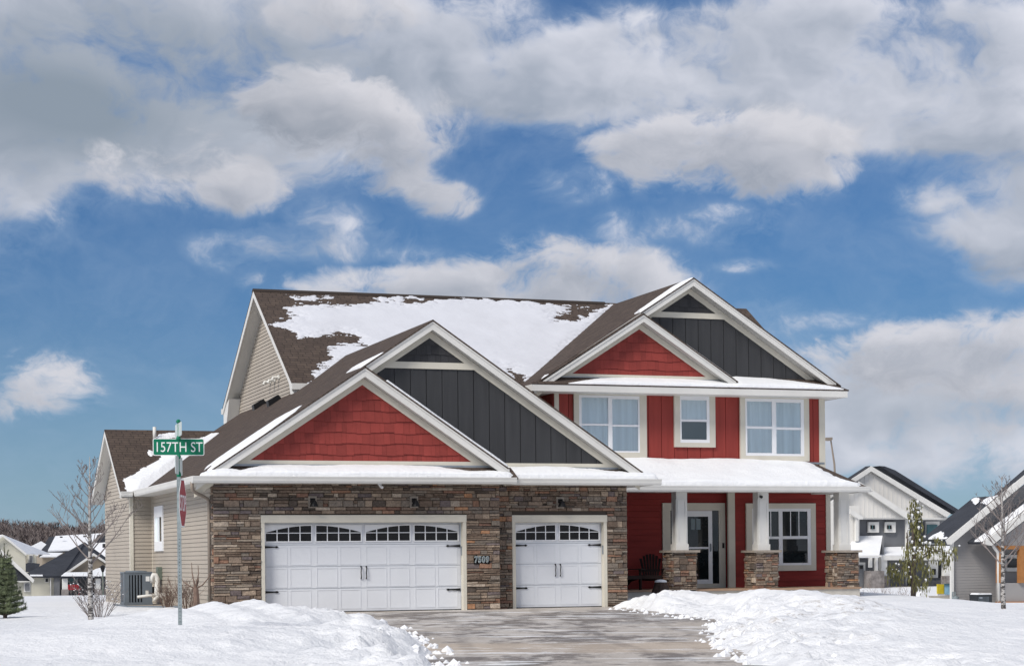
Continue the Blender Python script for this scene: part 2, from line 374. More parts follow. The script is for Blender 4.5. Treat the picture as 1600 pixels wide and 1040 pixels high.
def shake_wall(mb, poly, fr, base, exp=.265, seed=1):
    R = random.Random(seed); v0, v1 = min(p[1] for p in poly), max(p[1] for p in poly); u0, u1 = min(p[0] for p in poly), max(p[0] for p in poly)
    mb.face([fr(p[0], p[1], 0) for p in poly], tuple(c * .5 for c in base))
    v = v0 - exp * .3; row = 0
    while v < v1:
        u = u0 - R.random() * .2; wob = R.random() * 6
        while u < u1:
            wd = R.choice((.11, .15, .19, .24)); dl = .018 * math.sin(u * 5.3 + wob) + R.uniform(-.006, .006); o0 = .020 + R.uniform(-.003, .005)
            cell = clip_conv([(u + .002, v + dl), (u + wd - .002, v + dl), (u + wd - .002, v + exp + .01), (u + .002, v + exp + .01)], poly)
            if len(cell) >= 3:
                k = R.uniform(.84, 1.12); col = tuple(c * k for c in base)
                mb.face([fr(p[0], p[1], o0 * (1 - (p[1] - v - dl) / (exp + .02)) + .003) for p in cell], col)
                lo = sorted([p for p in cell if abs(p[1] - v - dl) < 1e-4], key=lambda p: p[0])
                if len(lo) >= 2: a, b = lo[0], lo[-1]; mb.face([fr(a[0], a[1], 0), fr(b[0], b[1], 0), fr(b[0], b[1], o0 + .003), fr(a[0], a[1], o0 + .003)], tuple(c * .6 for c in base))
            u += wd
        v += exp; row += 1
def batten_wall(mb, poly, fr, sp=.405, start=0.0, joint=.016, dep=.014):
    "upright boards with open joints"
    mb.face([fr(p[0], p[1], -.03) for p in poly])
    u0, u1 = min(p[0] for p in poly), max(p[0] for p in poly); u = u0 + start - sp
    while u < u1:
        c = clip(clip(poly, -1, 0, -(u + joint / 2)), 1, 0, u + sp - joint / 2)
        if len(c) >= 3:
            n = len(c); mb.face([fr(p[0], p[1], dep) for p in c])
            for k in range(n): a, b = c[k], c[(k + 1) % n]; mb.face([fr(*a, -.029), fr(*b, -.029), fr(*b, dep), fr(*a, dep)])
        u += sp
STONES = [((.155, .118, .092), 6), ((.20, .158, .125), 7), ((.19, .165, .14), 6), ((.28, .225, .175), 4), ((.25, .15, .105), 1.8), ((.34, .19, .11), .45), ((.145, .122, .122), 2), ((.095, .078, .066), 2.4), ((.36, .31, .255), 1.3), ((.20, .12, .09), 1.6)]
def stones(mb, u0, u1, v0, v1, fr, holes=(), seed=1, sc=1.0, wmax=.5):
    R = random.Random(seed); v = v0; cols, ws = zip(*STONES)
    while v < v1 - .02:
        h = R.choice((.045, .06, .075, .075, .09, .11, .14, .17)) * sc; h = min(h, v1 - v)
        segs = [(u0, u1)]
        for (a, b, c, d) in holes:
            if v + h > c + .01 and v < d - .01:
                ns = []
                for s0, s1 in segs:
                    if b <= s0 or a >= s1: ns.append((s0, s1)); continue
                    if a > s0: ns.append((s0, a))
                    if b < s1: ns.append((b, s1))
                segs = ns
        for s0, s1 in segs:
            u = s0
            while u < s1 - .005:
                wd = R.uniform(.12, wmax) * sc * (1.25 if h < .07 else .85); wd = wd if s1 - u - wd > .09 else s1 - u
                split = 2 if (h > .1 and R.random() < .45) else 1
                for q in range(split):
                    a0, a1 = v + h * q / split, v + h * (q + 1) / split; g = .004
                    d0 = R.uniform(.02, .062); k = R.uniform(.95, 1.28); c = tuple(x * k * t_ for x, t_ in zip(R.choices(cols, ws)[0], (1.04, 1.0, .97)))
                    j = lambda: R.uniform(-.006, .006)
                    P = [(u + g + .5 * abs(j()), a0 + g + .5 * abs(j())), (u + wd - g, a0 + g), (u + wd - g - .5 * abs(j()), a1 - g), (u + g, a1 - g - .5 * abs(j()))]
                    bev = .008; cu, cv = (P[0][0] + P[1][0]) / 2, (a0 + a1) / 2
                    inn = [(p[0] + (bev if p[0] < cu else -bev), p[1] + (bev if p[1] < cv else -bev)) for p in P]
                    ds = [d0 + R.uniform(-.012, .012) for _ in range(4)]
                    i = len(mb.v); mb.v += [fr(*p, -.01) for p in P] + [fr(*p, dd_ - .01) for p, dd_ in zip(P, ds)] + [fr(*p, dd_) for p, dd_ in zip(inn, ds)]
                    for f in [(8, 9, 10, 11)] + [(k_ + 4, (k_ + 1) % 4 + 4, (k_ + 1) % 4 + 8, k_ + 8) for k_ in range(4)] + [(k_, (k_ + 1) % 4, (k_ + 1) % 4 + 4, k_ + 4) for k_ in range(4)]:
                        mb.f.append(tuple(i + q_ for q_ in f)); mb.c.append(c); mb.uv.append(None)
                u += wd
        v += h
def roof_face(mb, pts, th=.035, udir=(1, 0, 0)):
    "a slab whose top is the polygon pts; shingle courses run along udir"
    pts = [Vector(p) for p in pts]; n = (pts[1] - pts[0]).cross(pts[2] - pts[0]).normalized()
    if n.z < 0: pts.reverse(); n = -n
    u = Vector(udir).normalized(); v = n.cross(u).normalized()
    if v.z < 0: v = -v
    uvs = [(p.dot(u), p.dot(v)) for p in pts]
    mb.face(pts, None, uvs); lo = [p - n * th for p in pts]; mb.face(list(reversed(lo)), None, list(reversed(uvs)))
    for k in range(len(pts)):
        a, b = k, (k + 1) % len(pts); mb.face([pts[a], lo[a], lo[b], pts[b]], None, [uvs[a], uvs[a], uvs[b], uvs[b]])

# --- lattice noise for modelled snow
def vnoise(x, y, seed=0):
    xi = np.floor(x).astype(np.int64); yi = np.floor(y).astype(np.int64); xf = x - xi; yf = y - yi
    def h(a, b):
        n = (a * 374761393 + b * 668265263 + seed * 69069) & 0xFFFFFFFF; n = ((n ^ (n >> 13)) * 1274126177) & 0xFFFFFFFF; return ((n ^ (n >> 16)) & 0xFFFF) / 65535.0
    sx = xf * xf * (3 - 2 * xf); sy = yf * yf * (3 - 2 * yf)
    a = h(xi, yi) * (1 - sx) + h(xi + 1, yi) * sx; b = h(xi, yi + 1) * (1 - sx) + h(xi + 1, yi + 1) * sx
    return a * (1 - sy) + b * sy
def fbm(x, y, oct=4, seed=0, gain=.5):
    s = 0; a = 1; t = 0
    for o in range(oct): s = s + a * vnoise(x * 2 ** o + 17.3 * o, y * 2 ** o - 9.1 * o, seed + o); t += a; a *= gain
    return s / t
def worley(x, y, seed=0):
    xi = np.floor(x).astype(np.int64); yi = np.floor(y).astype(np.int64); best = np.full(x.shape, 9.0)
    def h(a, b, s_):
        n = (a * 374761393 + b * 668265263 + (seed + s_) * 69069) & 0xFFFFFFFF; n = ((n ^ (n >> 13)) * 1274126177) & 0xFFFFFFFF; return ((n ^ (n >> 16)) & 0xFFFF) / 65535.0
    for i in (-1, 0, 1):
        for j in (-1, 0, 1): a, b = xi + i, yi + j; best = np.minimum(best, np.hypot(a + h(a, b, 1) - x, b + h(a, b, 2) - y))
    return best
def sdf(px, py, poly):
    "signed distance, positive inside"
    P = np.array(poly, float); d = np.full(px.shape, 1e9); inside = np.zeros(px.shape, bool); n = len(P)
    for i in range(n):
        a, b = P[i], P[(i + 1) % n]; e = b - a; wx, wy = px - a[0], py - a[1]; t = np.clip((wx * e[0] + wy * e[1]) / (e @ e + 1e-12), 0, 1)
        d = np.minimum(d, np.hypot(wx - e[0] * t, wy - e[1] * t))
        c = ((a[1] <= py) & (b[1] > py)) | ((b[1] <= py) & (a[1] > py))
        with np.errstate(divide='ignore', invalid='ignore'): xc = a[0] + (py - a[1]) / (b[1] - a[1]) * e[0]
        inside ^= c & (px < xc)
    return np.where(inside, d, -d)
def sstep(a, b, x): t = np.clip((x - a) / (b - a), 0, 1); return t * t * (3 - 2 * t)
def grid_mesh(name, X, Y, Z, m, parent=None, keep=None, attr=None, base=None):
    nv, nu = X.shape; off = root_loc(parent) if parent is not None else Vector((0, 0, 0))
    V = np.stack([X - off.x, Y - off.y, Z - off.z], -1).reshape(-1, 3); I = np.arange(nv * nu).reshape(nv, nu)
    Q = np.stack([I[:-1, :-1], I[:-1, 1:], I[1:, 1:], I[1:, :-1]], -1).reshape(-1, 4)
    if keep is not None: k = (keep[:-1, :-1] | keep[:-1, 1:] | keep[1:, 1:] | keep[1:, :-1]).reshape(-1); Q = Q[k]
    used = np.unique(Q); mp = np.zeros(nv * nu, int); mp[used] = np.arange(len(used)); V = V[used]; Q = mp[Q]
    me = bpy.data.meshes.new(name); me.vertices.add(len(V)); me.vertices.foreach_set('co', V.ravel())
    me.loops.add(len(Q) * 4); me.loops.foreach_set('vertex_index', Q.ravel().astype(np.int32)); me.polygons.add(len(Q))
    me.polygons.foreach_set('loop_start', np.arange(0, len(Q) * 4, 4, dtype=np.int32)); me.update(calc_edges=True)
    me.polygons.foreach_set('use_smooth', [True] * len(Q))
    if attr is not None: a = me.attributes.new(attr[0], 'FLOAT', 'POINT'); a.data.foreach_set('value', attr[1].reshape(-1)[used].astype(np.float32))
    me.materials.append(m); o = bpy.data.objects.new(name, me); COL.objects.link(o)
    if parent is not None: o.parent = parent
    return o
M['greysnow'] = mat('grey_roof_snow', (.60, .61, .65), .75, (4, .012), (1.0, .05))  # greyer snow tone, used on the main front slope only
def roof_snow(parent, O, U, V, ulen, vlen, polys, ms=None, th=.06, res=.045, rag=.16, seed=3, rscale=3.0, minus=(), name='roof_snow', stretch=.45):
    "snow lying on the slope O + u U + v V; polys are photo outlines surveyed onto that slope"
    O, U, V = (np.array(a, float) for a in (O, U, V)); U /= np.linalg.norm(U); V /= np.linalg.norm(V); N = np.cross(U, V); N = N if N[2] > 0 else -N
    u = np.arange(0, ulen + res, res); v = np.arange(0, vlen + res, res); uu, vv = np.meshgrid(u, v)
    def to_uv(p): q = on_plane(p[0], p[1], O, N) - O; return (q @ U, q @ V)
    mask = np.full(uu.shape, -9.0)
    for p in polys: mask = np.maximum(mask, sdf(uu, vv, [to_uv(a) for a in p] if p is not None else [(-1, -1), (ulen + 1, -1), (ulen + 1, vlen + 1), (-1, vlen + 1)]))
    for p in minus: mask = np.minimum(mask, -sdf(uu, vv, [to_uv(a) for a in p]))
    nz = (fbm(uu * rscale * stretch, vv * rscale, 5, seed, .62) - .5) * 2
    mk = mask + nz * rag * 2.2
    edge = np.minimum(np.minimum(uu, ulen - uu), np.minimum(vv, vlen - vv))
    h = sstep(0, .07, mk) * (.35 + .65 * sstep(0, .5, mk)) * th * (1 + .5 * (fbm(uu * 1.3, vv * 1.3, 3, seed + 5) - .5)); h = np.minimum(h, sstep(0, .06, edge) * th * 1.2) - .012
    Pt = O[None, None] + uu[..., None] * U + vv[..., None] * V + h[..., None] * N
    return grid_mesh(name, Pt[..., 0], Pt[..., 1], Pt[..., 2], ms or M['snow'], parent, keep=h > -.0115)
def text_mesh(body, size, extrude=.004, fat=0):
    cu = bpy.data.curves.new('t', 'FONT'); cu.body = body; cu.size = size; cu.extrude = extrude; cu.offset = fat; cu.align_x = 'CENTER'; cu.align_y = 'CENTER'
    o = bpy.data.objects.new('t', cu); COL.objects.link(o); dg = bpy.context.evaluated_depsgraph_get()
    me = bpy.data.meshes.new_from_object(o.evaluated_get(dg)); bpy.data.objects.remove(o); bpy.data.curves.remove(cu); return me


# ================================================================== THE HOUSE
H = thing('red_house', 'two storey red house with charcoal gables and a stone garage, snow on its brown roof', 'house', (0, 0, 0))
S1, S2 = .667, .635
def P_(name, fn, m, parent=H, **k):
    mb = MB(); fn(mb); return build(name, mb, m, parent, **k)
YB = .45                                            # the single garage bay stands back
# --- garage walls
DH = 2.13
def gdoor_px(a, b, y): return at(a, 880, y=y)[0], at(b, 880, y=y)[0]
dx0, dx1 = gdoor_px(411.5, 719, .2); sx0, sx1 = gdoor_px(802.5, 939, .62)
def _f(mb):
    stones(mb, 0, 7.05, -.05, 3.10, frame_y(0), [(dx0 - .1, dx1 + .1, -.2, 2.31)], 3, .92)
    stones(mb, 0, .12, -.05, 3.10, lambda u, v, n: (-n, .12 - u, v), (), 8, .92, .13)
P_('stone_wall', _f, M['stone'])
def _f(mb):
    stones(mb, 7.08, 10.62, -.05, 3.08, frame_y(YB), [(sx0 - .1, sx1 + .1, -.2, 2.31)], 5, .92)
P_('stone_wall', _f, M['stone'])
def _f(mb):
    for a, b, y, hx0, hx1 in ((0, 7.06, 0, dx0 - .1, dx1 + .1), (7.06, 10.63, YB, sx0 - .1, sx1 + .1)):
        mb.box(a, hx0, y + .012, y + .3, -.3, 3.12); mb.box(hx1, b, y + .012, y + .3, -.3, 3.12); mb.box(hx0, hx1, y + .013, y + .29, 2.31, 3.12)
    mb.box(10.58, 10.63, YB + .31, 6.5, -.3, 3.12)
P_('wall_backing', _f, M['mortar'])
def garage_door(x0, x1, y, ngrp):
    "door leaf front at y, opening trim in front of it"
    o = P_('garage_door', lambda mb: (mb.box(x0 - .02, x1 + .02, y + .004, y + .05, .02, DH)), M['door'])
    w = (x1 - x0) / ngrp; mb = MB(); rows = [(.075, .545), (.60, 1.065), (1.13, 1.575)]
    for g in range(ngrp):
        for h in (0, 1):
            a = x0 + g * w + .06 + h * (w - .07) / 2; b = a + (w - .07) / 2 - .06
            for z0, z1 in rows:
                for (p, q, r, s) in ((a, b, z0, z0 + .022), (a, b, z1 - .022, z1), (a, a + .022, z0 + .022, z1 - .022), (b - .022, b, z0 + .022, z1 - .022)): mb.box(p, q, y - .0035, y + .003, r, s)
    build('panel_moulding', mb, M['door'], o)
    mb = MB()
    for z in (.573, 1.098, 1.615): mb.box(x0, x1, y - .0005, y + .003, z - .004, z + .004)
    build('section_joint', mb, M['flash'], o); sl_ = MB(); sl_.box(x0, x1, y - .012, y + .003, .0, .022); build('bottom_seal', sl_, M['black'], o)
    for g in range(ngrp):
        a = x0 + g * w + .055; b = x0 + (g + 1) * w - .055; lo, mid, hi0, hi1 = 1.70, 1.885, 1.905, 2.075; n = 4; bar = .018
        if g == 0 and ngrp > 1: pass
        fr = MB(); gl = MB(); up = (g % 2 == 0); arch = lambda t: hi0 + (hi1 - hi0) * math.sin(min(1, .02 + t) * math.pi / 2) ** .9
        gl.prism([(a, lo), (b, lo), (b, hi1), (a, hi1)], y - .003, y + .002)
        # frame: a panel of door colour with the arched light cut out (bands above the arch)
        K = 16
        for k in range(K):
            t0, t1 = k / K, (k + 1) / K; xa, xb = a + (b - a) * t0, a + (b - a) * t1
            f = (lambda x: (x - a) / (b - a)) if up else (lambda x: (b - x) / (b - a))
            fr.prism([(xa, arch(f(xa))), (xb, arch(f(xb))), (xb, hi1 + .012), (xa, hi1 + .012)], y - .018, y - .004)
            fr.prism([(xa, arch(f(xa)) - .006), (xb, arch(f(xb)) - .006), (xb, arch(f(xb)) + .02), (xa, arch(f(xa)) + .02)], y - .024, y - .0175)
        fr.box(a, b, y - .018, y - .004, mid, hi0 - .002)
        for k in range(1, n): xx = a + (b - a) * k / n; fr.box(xx - bar * .6, xx + bar * .6, y - .017, y - .004, lo, hi1)
        fr.box(a - .02, a + .006, y - .02, y - .004, lo - .02, hi1 + .01); fr.box(b - .006, b + .02, y - .02, y - .004, lo - .02, hi1 + .01); fr.box(a - .02, b + .02, y - .0205, y - .0045, lo - .025, lo)
        wo = build('window', fr, M['white'], o); build('pane', gl, M['gglass'], wo)
    for z in (.50, 1.565):
        for s, xx in ((1, x0 + .005), (-1, x1 - .005)):
            L = .36; mb = MB(); mb.prism([(xx, z - .03), (xx + s * L * .75, z - .012), (xx + s * L * .88, z - .028), (xx + s * L, z), (xx + s * L * .88, z + .028), (xx + s * L * .75, z + .012), (xx, z + .03)][::s], y - .022, y - .008)
            mb.lathe([(.012, 0), (.012, .001)], xx, y - .03, 6) if False else None
            build('hinge', mb, M['black'], o)
    xm = (x0 + x1) / 2
    for s in (-1, 1):
        xx = xm + s * .065; mb = MB(); zz = .94
        mb.tube([(xx + s * 0, y - .01, zz - .15), (xx, y - .05, zz - .10), (xx - .012, y - .06, zz), (xx, y - .05, zz + .10), (xx, y - .01, zz + .15)], [.016, .011, .012, .011, .02], 6)
        build('handle', mb, M['black'], o)
    return o
garage_door(dx0, dx1, .2, 4); garage_door(sx0, sx1, .62, 2)
for x0, x1, y in ((dx0, dx1, 0), (sx0, sx1, YB)):
    def _f(mb):
        mb.box(x0 - .10, x1 + .10, y - .035, y + .02, DH + .01, DH + .185)
        mb.box(x0 - .095, x0 - .01, y - .025, y + .16, -.02, DH + .01); mb.box(x1 + .01, x1 + .095, y - .025, y + .16, -.02, DH + .01)
        mb.box(x0 - .01, x1 + .01, y + .03, y + .16, DH, DH + .03)
    P_('door_trim', _f, M['trim'])
for x in (dx1 + .004, sx1 + .004):
    y = .1 if x < 7 else .5; P_('sensor_box', lambda mb: mb.box(x - .01, x + .006, y - .04, y + .03, 1.33, 1.55), M['flash'])
# --- sconces, camera, number
for px, py, y in ((487.5, 784, 0), (646, 784, 0), (874, 785, YB)):
    c = at(px, py, y=y)
    o = P_('sconce', lambda mb: (mb.box(c[0] - .06, c[0] + .06, y - .085, y - .05, c[2] - .01, c[2] + .09), mb.tube([(c[0], y - .08, c[2] + .06), (c[0], y - .16, c[2] + .075), (c[0], y - .20, c[2] + .04)], .014, 6)), M['black'])
    P_('lamp_shade', lambda mb: mb.lathe([(.028, c[2] + .05), (.055, c[2] + .02), (.10, c[2] - .09), (.105, c[2] - .11), (.02, c[2] - .105)], c[0], y - .19, 14), M['black'], o)
    P_('mounting_block', lambda mb: mb.box(c[0] - .10, c[0] + .10, y - .065, y + .01, c[2] - .14, c[2] + .14), M['cap'], o)
c = at(593, 757, y=-.3)
P_('security_camera', lambda mb: (mb.box(c[0] - .04, c[0] + .04, -.34, -.26, c[2] - .0, c[2] + .04), mb.tube([(c[0], -.3, c[2]), (c[0] + .02, -.38, c[2] - .05), (c[0] + .03, -.44, c[2] - .07)], [.03, .035, .03], 8)), M['white'])
c = at(752.5, 874, y=-.05)
pl = P_('number_plaque', lambda mb: mb.box(c[0] - .205, c[0] + .205, -.062, -.045, c[2] - .105, c[2] + .105), M['stone'])
plc = M['stone']
for k, ch in enumerate('7509'):
    for lay, (m_, sz, dy) in enumerate(((M['signback'], .20, -.066), (M['acgrey'], .20, -.078))):
        me = text_mesh(ch, sz, .004, .011 if lay == 0 else 0); o = bpy.data.objects.new('digit' if lay == 0 else 'digit_face', me); COL.objects.link(o); me.materials.append(m_)
        for v in me.vertices: v.co = Vector((v.co.x * .8, v.co.y, v.co.z))
        o.parent = pl; o.location = (c[0] - .145 + k * .097, dy, c[2]); o.rotation_euler = (math.pi / 2, 0, 0)
# --- side wall, nook, rear wing (beige lap siding)
YN = float(at(238.5, 850, x=0)[1]); XW = float(at(205, 850, y=YN)[0]); YW2 = float(at(165, 850, x=XW)[1])
def _f(mb):
    lap_wall(mb, [(-YN, -.5), (-.17, -.5), (-.17, 3.2), (-YN, 3.2)], frame_x(0), .105, .015, .006)
P_('side_wall', _f, M['beige'])
def _f(mb): lap_wall(mb, [(XW, -.5), (0, -.5), (0, 3.2), (XW, 3.2)], frame_y(YN), .105, .015, .006)
P_('nook_wall', _f, M['beige'])
yr = (YN + YW2) / 2 + .1
def _f(mb):
    ya, yb = YN + .02, YW2; ap = (-(ya + yb) / 2, 5.0)
    lap_wall(mb, [(-yb, -1.2), (-ya, -1.2), (-ya, 3.2), ap, (-yb, 3.2)], frame_x(XW), .105, .015, .006)
    mb.face([(XW, yb, -1.2), (4, yb, -1.2), (4, yb, 3.2), (XW, yb, 3.2)])
P_('wing_wall', _f, M['beige'])
def _f(mb):
    mb.box(XW - .035, XW + .06, YN - .035, YN + .09, -.4, 3.1)
    mb.box(-.02, .03, YN - .05, YN - .012, -.2, 3.1)
P_('corner_board', lambda mb: mb.box(XW - .035, XW + .06, YN - .035, YN + .09, -.4, 3.1), M['trim']); P_('inner_corner_board', lambda mb: mb.box(-.02, .03, YN - .05, YN - .012, -.2, 3.1), M['trim'])
# narrow side window
a = at(241.5, 790, x=-.03); b = at(255, 861, x=-.03)
yf, yb_, z0, z1 = b[1], a[1], b[2], a[2]
yf, yb_ = min(yf, yb_), max(yf, yb_)
z0 = float(at(248, 860.5, x=0)[2]); z1 = float(at(248, 790.5, x=0)[2])
wd_ = P_('side_window', lambda mb: (mb.box(-.05, -.01, yf, yf + .14, z0, z1), mb.box(-.05, -.01, yb_ - .14, yb_, z0, z1), mb.box(-.049, -.01, yf + .14, yb_ - .14, z1 - .3, z1), mb.box(-.049, -.01, yf + .14, yb_ - .14, z0, z0 + .26)), M['white'])
P_('pane', lambda mb: mb.box(-.03, -.015, yf + .14, yb_ - .14, z0 + .26, z1 - .3), M['curtain'], wd_)
P_('blind_edge', lambda mb: mb.box(-.034, -.0305, yf + .14 + (yb_ - yf - .28) * .0, yf + .14 + (yb_ - yf - .28) * .38, z0 + .26, z1 - .3), M['glass'], wd_)
P_('mullion', lambda mb: mb.box(-.045, -.0345, yf + .14 + (yb_ - yf - .28) * .45, yf + .14 + (yb_ - yf - .28) * .6, z0 + .26, z1 - .3), M['white'], wd_)
# --- garage gables
AX, AZ = 5.44, 7.05; RX, RZ = 3.61, 5.83; EX = -.50
def zl(x): return AZ - S1 * abs(x - AX)
def rz(x): return RZ - S1 * abs(x - RX)
def gable_trim(ax, azz, xl, xr, s, yr, yw, fh=.235, fz=.17, foot=None):
    zz = lambda x: azz - s * abs(x - ax)
    def fas(mb):
        mb.prism([(xl, zz(xl) - .01), (xl, zz(xl) - fh), (ax, azz - fh), (ax, azz - .01)], yr, yr + .03)
        mb.prism([(ax, azz - .01), (ax, azz - fh), (xr, zz(xr) - fh), (xr, zz(xr) - .01)], yr, yr + .03)
        mb.prism([(xl, zz(xl) - .008), (xl, zz(xl) - .075), (ax, azz - .075), (ax, azz - .008)], yr - .018, yr - .001)
        mb.prism([(ax, azz - .008), (ax, azz - .075), (xr, zz(xr) - .075), (xr, zz(xr) - .008)], yr - .018, yr - .001)
    P_('rake_fascia', fas, M['fascia'])
    def sof(mb):
        for x in (xl, xr):
            mb.face([(ax, yr + .03, azz - fh + .02), (x, yr + .03, zz(x) - fh + .02), (x, yw, zz(x) - fh + .02), (ax, yw, azz - fh + .02)])
    P_('rake_soffit', sof, M['soffit'])
    def fri(mb):
        t0 = azz - fh; e = .01
        for sg, x in ((-1, xl), (1, xr)):
            xx = x - sg * .0; mb.prism([(ax, t0 + e), (xx, zz(xx) - fh + e), (xx, zz(xx) - fh - fz), (ax, t0 - fz)][::sg], yw - .032, yw + .01)
    P_('frieze_board', fri, M['trim'])
YRR, YRB = -.30, .15
gable_trim(RX, RZ, EX + .06, 7.22, S1, YRR, 0.0)
gable_trim(AX, AZ, EX + .3, 10.98, S1, YRB, YB)
BZ = 3.57
def tri(ax, top, base, s): h = (top - base) / s; return [(ax - h, base), (ax + h, base), (ax, top)]
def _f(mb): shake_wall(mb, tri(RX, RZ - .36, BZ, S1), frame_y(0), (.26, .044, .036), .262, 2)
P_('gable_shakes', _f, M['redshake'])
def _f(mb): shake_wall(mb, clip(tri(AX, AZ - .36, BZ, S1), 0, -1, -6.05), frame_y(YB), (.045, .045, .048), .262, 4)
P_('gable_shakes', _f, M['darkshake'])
def _f(mb): batten_wall(mb, clip(tri(AX, AZ - .36, BZ, S1), 0, 1, 5.9), frame_y(YB), .405, .13)
P_('gable_battens', _f, M['dark'])
P_('collar_beam', lambda mb: mb.prism([(AX - 1.32, 5.89), (AX + 1.32, 5.89), (AX + 1.12, 6.05), (AX - 1.12, 6.05)], YB - .045, YB + .01), M['trim'])
def _f(mb):
    h = (RZ - .36 - BZ) / S1
    mb.box(RX - h - .35, RX + h + .45, -.028, .01, BZ - .055, BZ + .035)
    mb.box(6.6, AX + (AZ - .36 - BZ) / S1 + .35, YB - .028, YB + .01, BZ - .055, BZ + .035)
P_('base_trim', _f, M['trim'])
def _f(mb):
    mb.box(RX - 3.15, RX + 3.35, -.04, .01, BZ - .15, BZ - .055); mb.box(6.6, AX + 4.95, YB - .04, YB + .01, BZ - .15, BZ - .055)
P_('flashing', _f, M['flash'])
# --- garage roof
YE = -.60                                              # eave line of the double bay
yeb = YE + YB
def _f(mb):
    roof_face(mb, [(EX, YRR - .03, zl(EX)), (RX, YRR - .03, RZ + .012), (RX, YRB + .0, RZ + .012), (EX, YRB + .0, zl(EX))], udir=(0, 1, 0))
    roof_face(mb, [(EX, YRB, zl(EX)), (RX, YRB, RZ + .012), (RX, 14.6, RZ + .012), (EX, 14.6, zl(EX))], udir=(0, 1, 0))
    roof_face(mb, [(RX, YRB - .03, RZ + .012), (AX, YRB - .03, AZ + .012), (AX, 8.8, AZ + .012), (RX, 8.0, RZ + .012)], udir=(0, 1, 0))
    roof_face(mb, [(RX, YRR - .03, RZ + .012), (7.2, YRR - .03, rz(7.2) + .012), (7.2, YB, rz(7.2) + .012), (RX, YB, RZ + .012)], udir=(0, 1, 0))
    roof_face(mb, [(AX, YRB - .03, AZ + .012), (10.98, YRB - .03, zl(10.98) + .012), (11.15, 6.5, zl(11.15) + .012), (AX, 8.8, AZ + .012)], udir=(0, 1, 0))
    # pent roofs under the gables
    zt = BZ - .1; ze = 3.19
    roof_face(mb, [(EX - .02, YE, ze), (7.35, YE, ze), (7.35, -.03, zt), (EX + .45, -.03, zt)])
    roof_face(mb, [(7.1, yeb, ze), (11.28, yeb, ze), (10.95, YB - .03, zt), (7.1, YB - .03, zt)])
P_('garage_roof', _f, M['shingle'])
# snow of the pents
roof_snow(H, (EX - .02, YE + .01, 3.20), (1, 0, 0), (0, .57, .28), 7.85, .63, [[(310, 760), (310, 738), (345, 727.5), (375, 734), (415, 726), (560, 722), (680, 727), (720, 733), (800, 738), (800, 760)]], th=.11, res=.035, rag=.05, seed=11)
roof_snow(H, (7.0, yeb + .01, 3.20), (1, 0, 0), (0, .57, .28), 4.25, .63, [[(740, 765), (745, 725), (800, 726), (830, 724), (880, 725), (905, 729), (960, 736), (1040, 737), (1040, 765)]], th=.11, res=.035, rag=.05, seed=12)
# snow along the rakes and on the left slope
LN = np.array([-S1, 0, 1.0]); LN /= np.linalg.norm(LN)
def lslope(polys, **k): return roof_snow(H, (EX, YRR - .02, zl(EX) + .014), (0, 1, 0), (1, 0, S1), 14, 7.0, polys, **k)
lslope([[(313, 743), (322, 729), (350, 711), (400, 677), (440, 651), (474, 631), (462, 642), (400, 687), (330, 734), (318, 745)]], th=.07, res=.035, rag=.03, seed=13, name='rake_snow')
roof_snow(H, (RX, YRB, RZ + .014), (0, 1, 0), (1, 0, S1), 4, 2.2, [[(518, 600), (548, 577), (580, 559), (600, 549), (602, 552), (562, 580), (534, 600)]], th=.07, res=.03, rag=.03, seed=14, name='rake_snow')
def rake_lip(ax, azz, xa, xb, s, y0, y1, seed, th=.07):
    O = (xa, y0, azz - s * abs(xa - ax) + .015); L = math.hypot(xb - xa, s * (xb - xa)); return roof_snow(H, O, (xb - xa, 0, -s * (xb - xa)), (0, 1, 0), L, y1 - y0, [None], th=th, res=.04, rag=.02, seed=seed, name='rake_snow')
rake_lip(RX, RZ, RX + .5, 7.2, S1, YRR - .02, YRR + .45, 15); rake_lip(AX, AZ, 10.2, 11.0, S1, YRB, YRB + .4, 16, .03)
# roof vents
for px, py in ((405, 636), (428, 630)):
    q = on_plane(px, py, (EX, 0, zl(EX)), LN)
    o = P_('roof_vent', lambda mb: (mb.prism([(q[0] - .16, q[2] - .12), (q[0] + .2, q[2] + .12), (q[0] + .1, q[2] + .24), (q[0] - .2, q[2] + .06)], q[1] - .14, q[1] + .14)), M['black'])
# gutters
def gutter(name, x0, x1, y0, y1, z0, z1, axis='x'):
    mb = MB(); o = .12
    if axis == 'x': mb.prism([(y1, z0), (y0 + .045, z0), (y0 + .02, z0 + .05), (y0 + .015, z0 + .09), (y0, z1 - .015), (y0, z1), (y1, z1 - .003)], x0, x1, 'x')
    else: mb.prism([(x1, z0), (x0 + .045, z0), (x0 + .02, z0 + .05), (x0 + .015, z0 + .09), (x0, z1 - .015), (x0, z1), (x1, z1 - .003)], y0, y1, 'y')
    return build(name, mb, M['fascia'], H)
gutter('gutter', EX - .09, 7.28, YE - .10, YE + .02, 3.045, 3.20)
gutter('gutter', 7.2805, 11.30, yeb - .10, yeb + .02, 3.045, 3.20)
gutter('side_gutter', EX - .10, EX + .02, YE + .0205, YN - .45, 3.045, 3.20, 'y')
P_('soffit', lambda mb: (mb.box(EX + .021, 7.28, YE + .021, .02, 3.05, 3.075), mb.box(7.281, 11.2, yeb + .021, YB + .02, 3.05, 3.075), mb.box(EX + .021, -.005, .021, YN, 3.05, 3.075),
  mb.box(10.64, 11.2, YB + .021, 6.4, 3.05, 3.075)), M['soffit'])
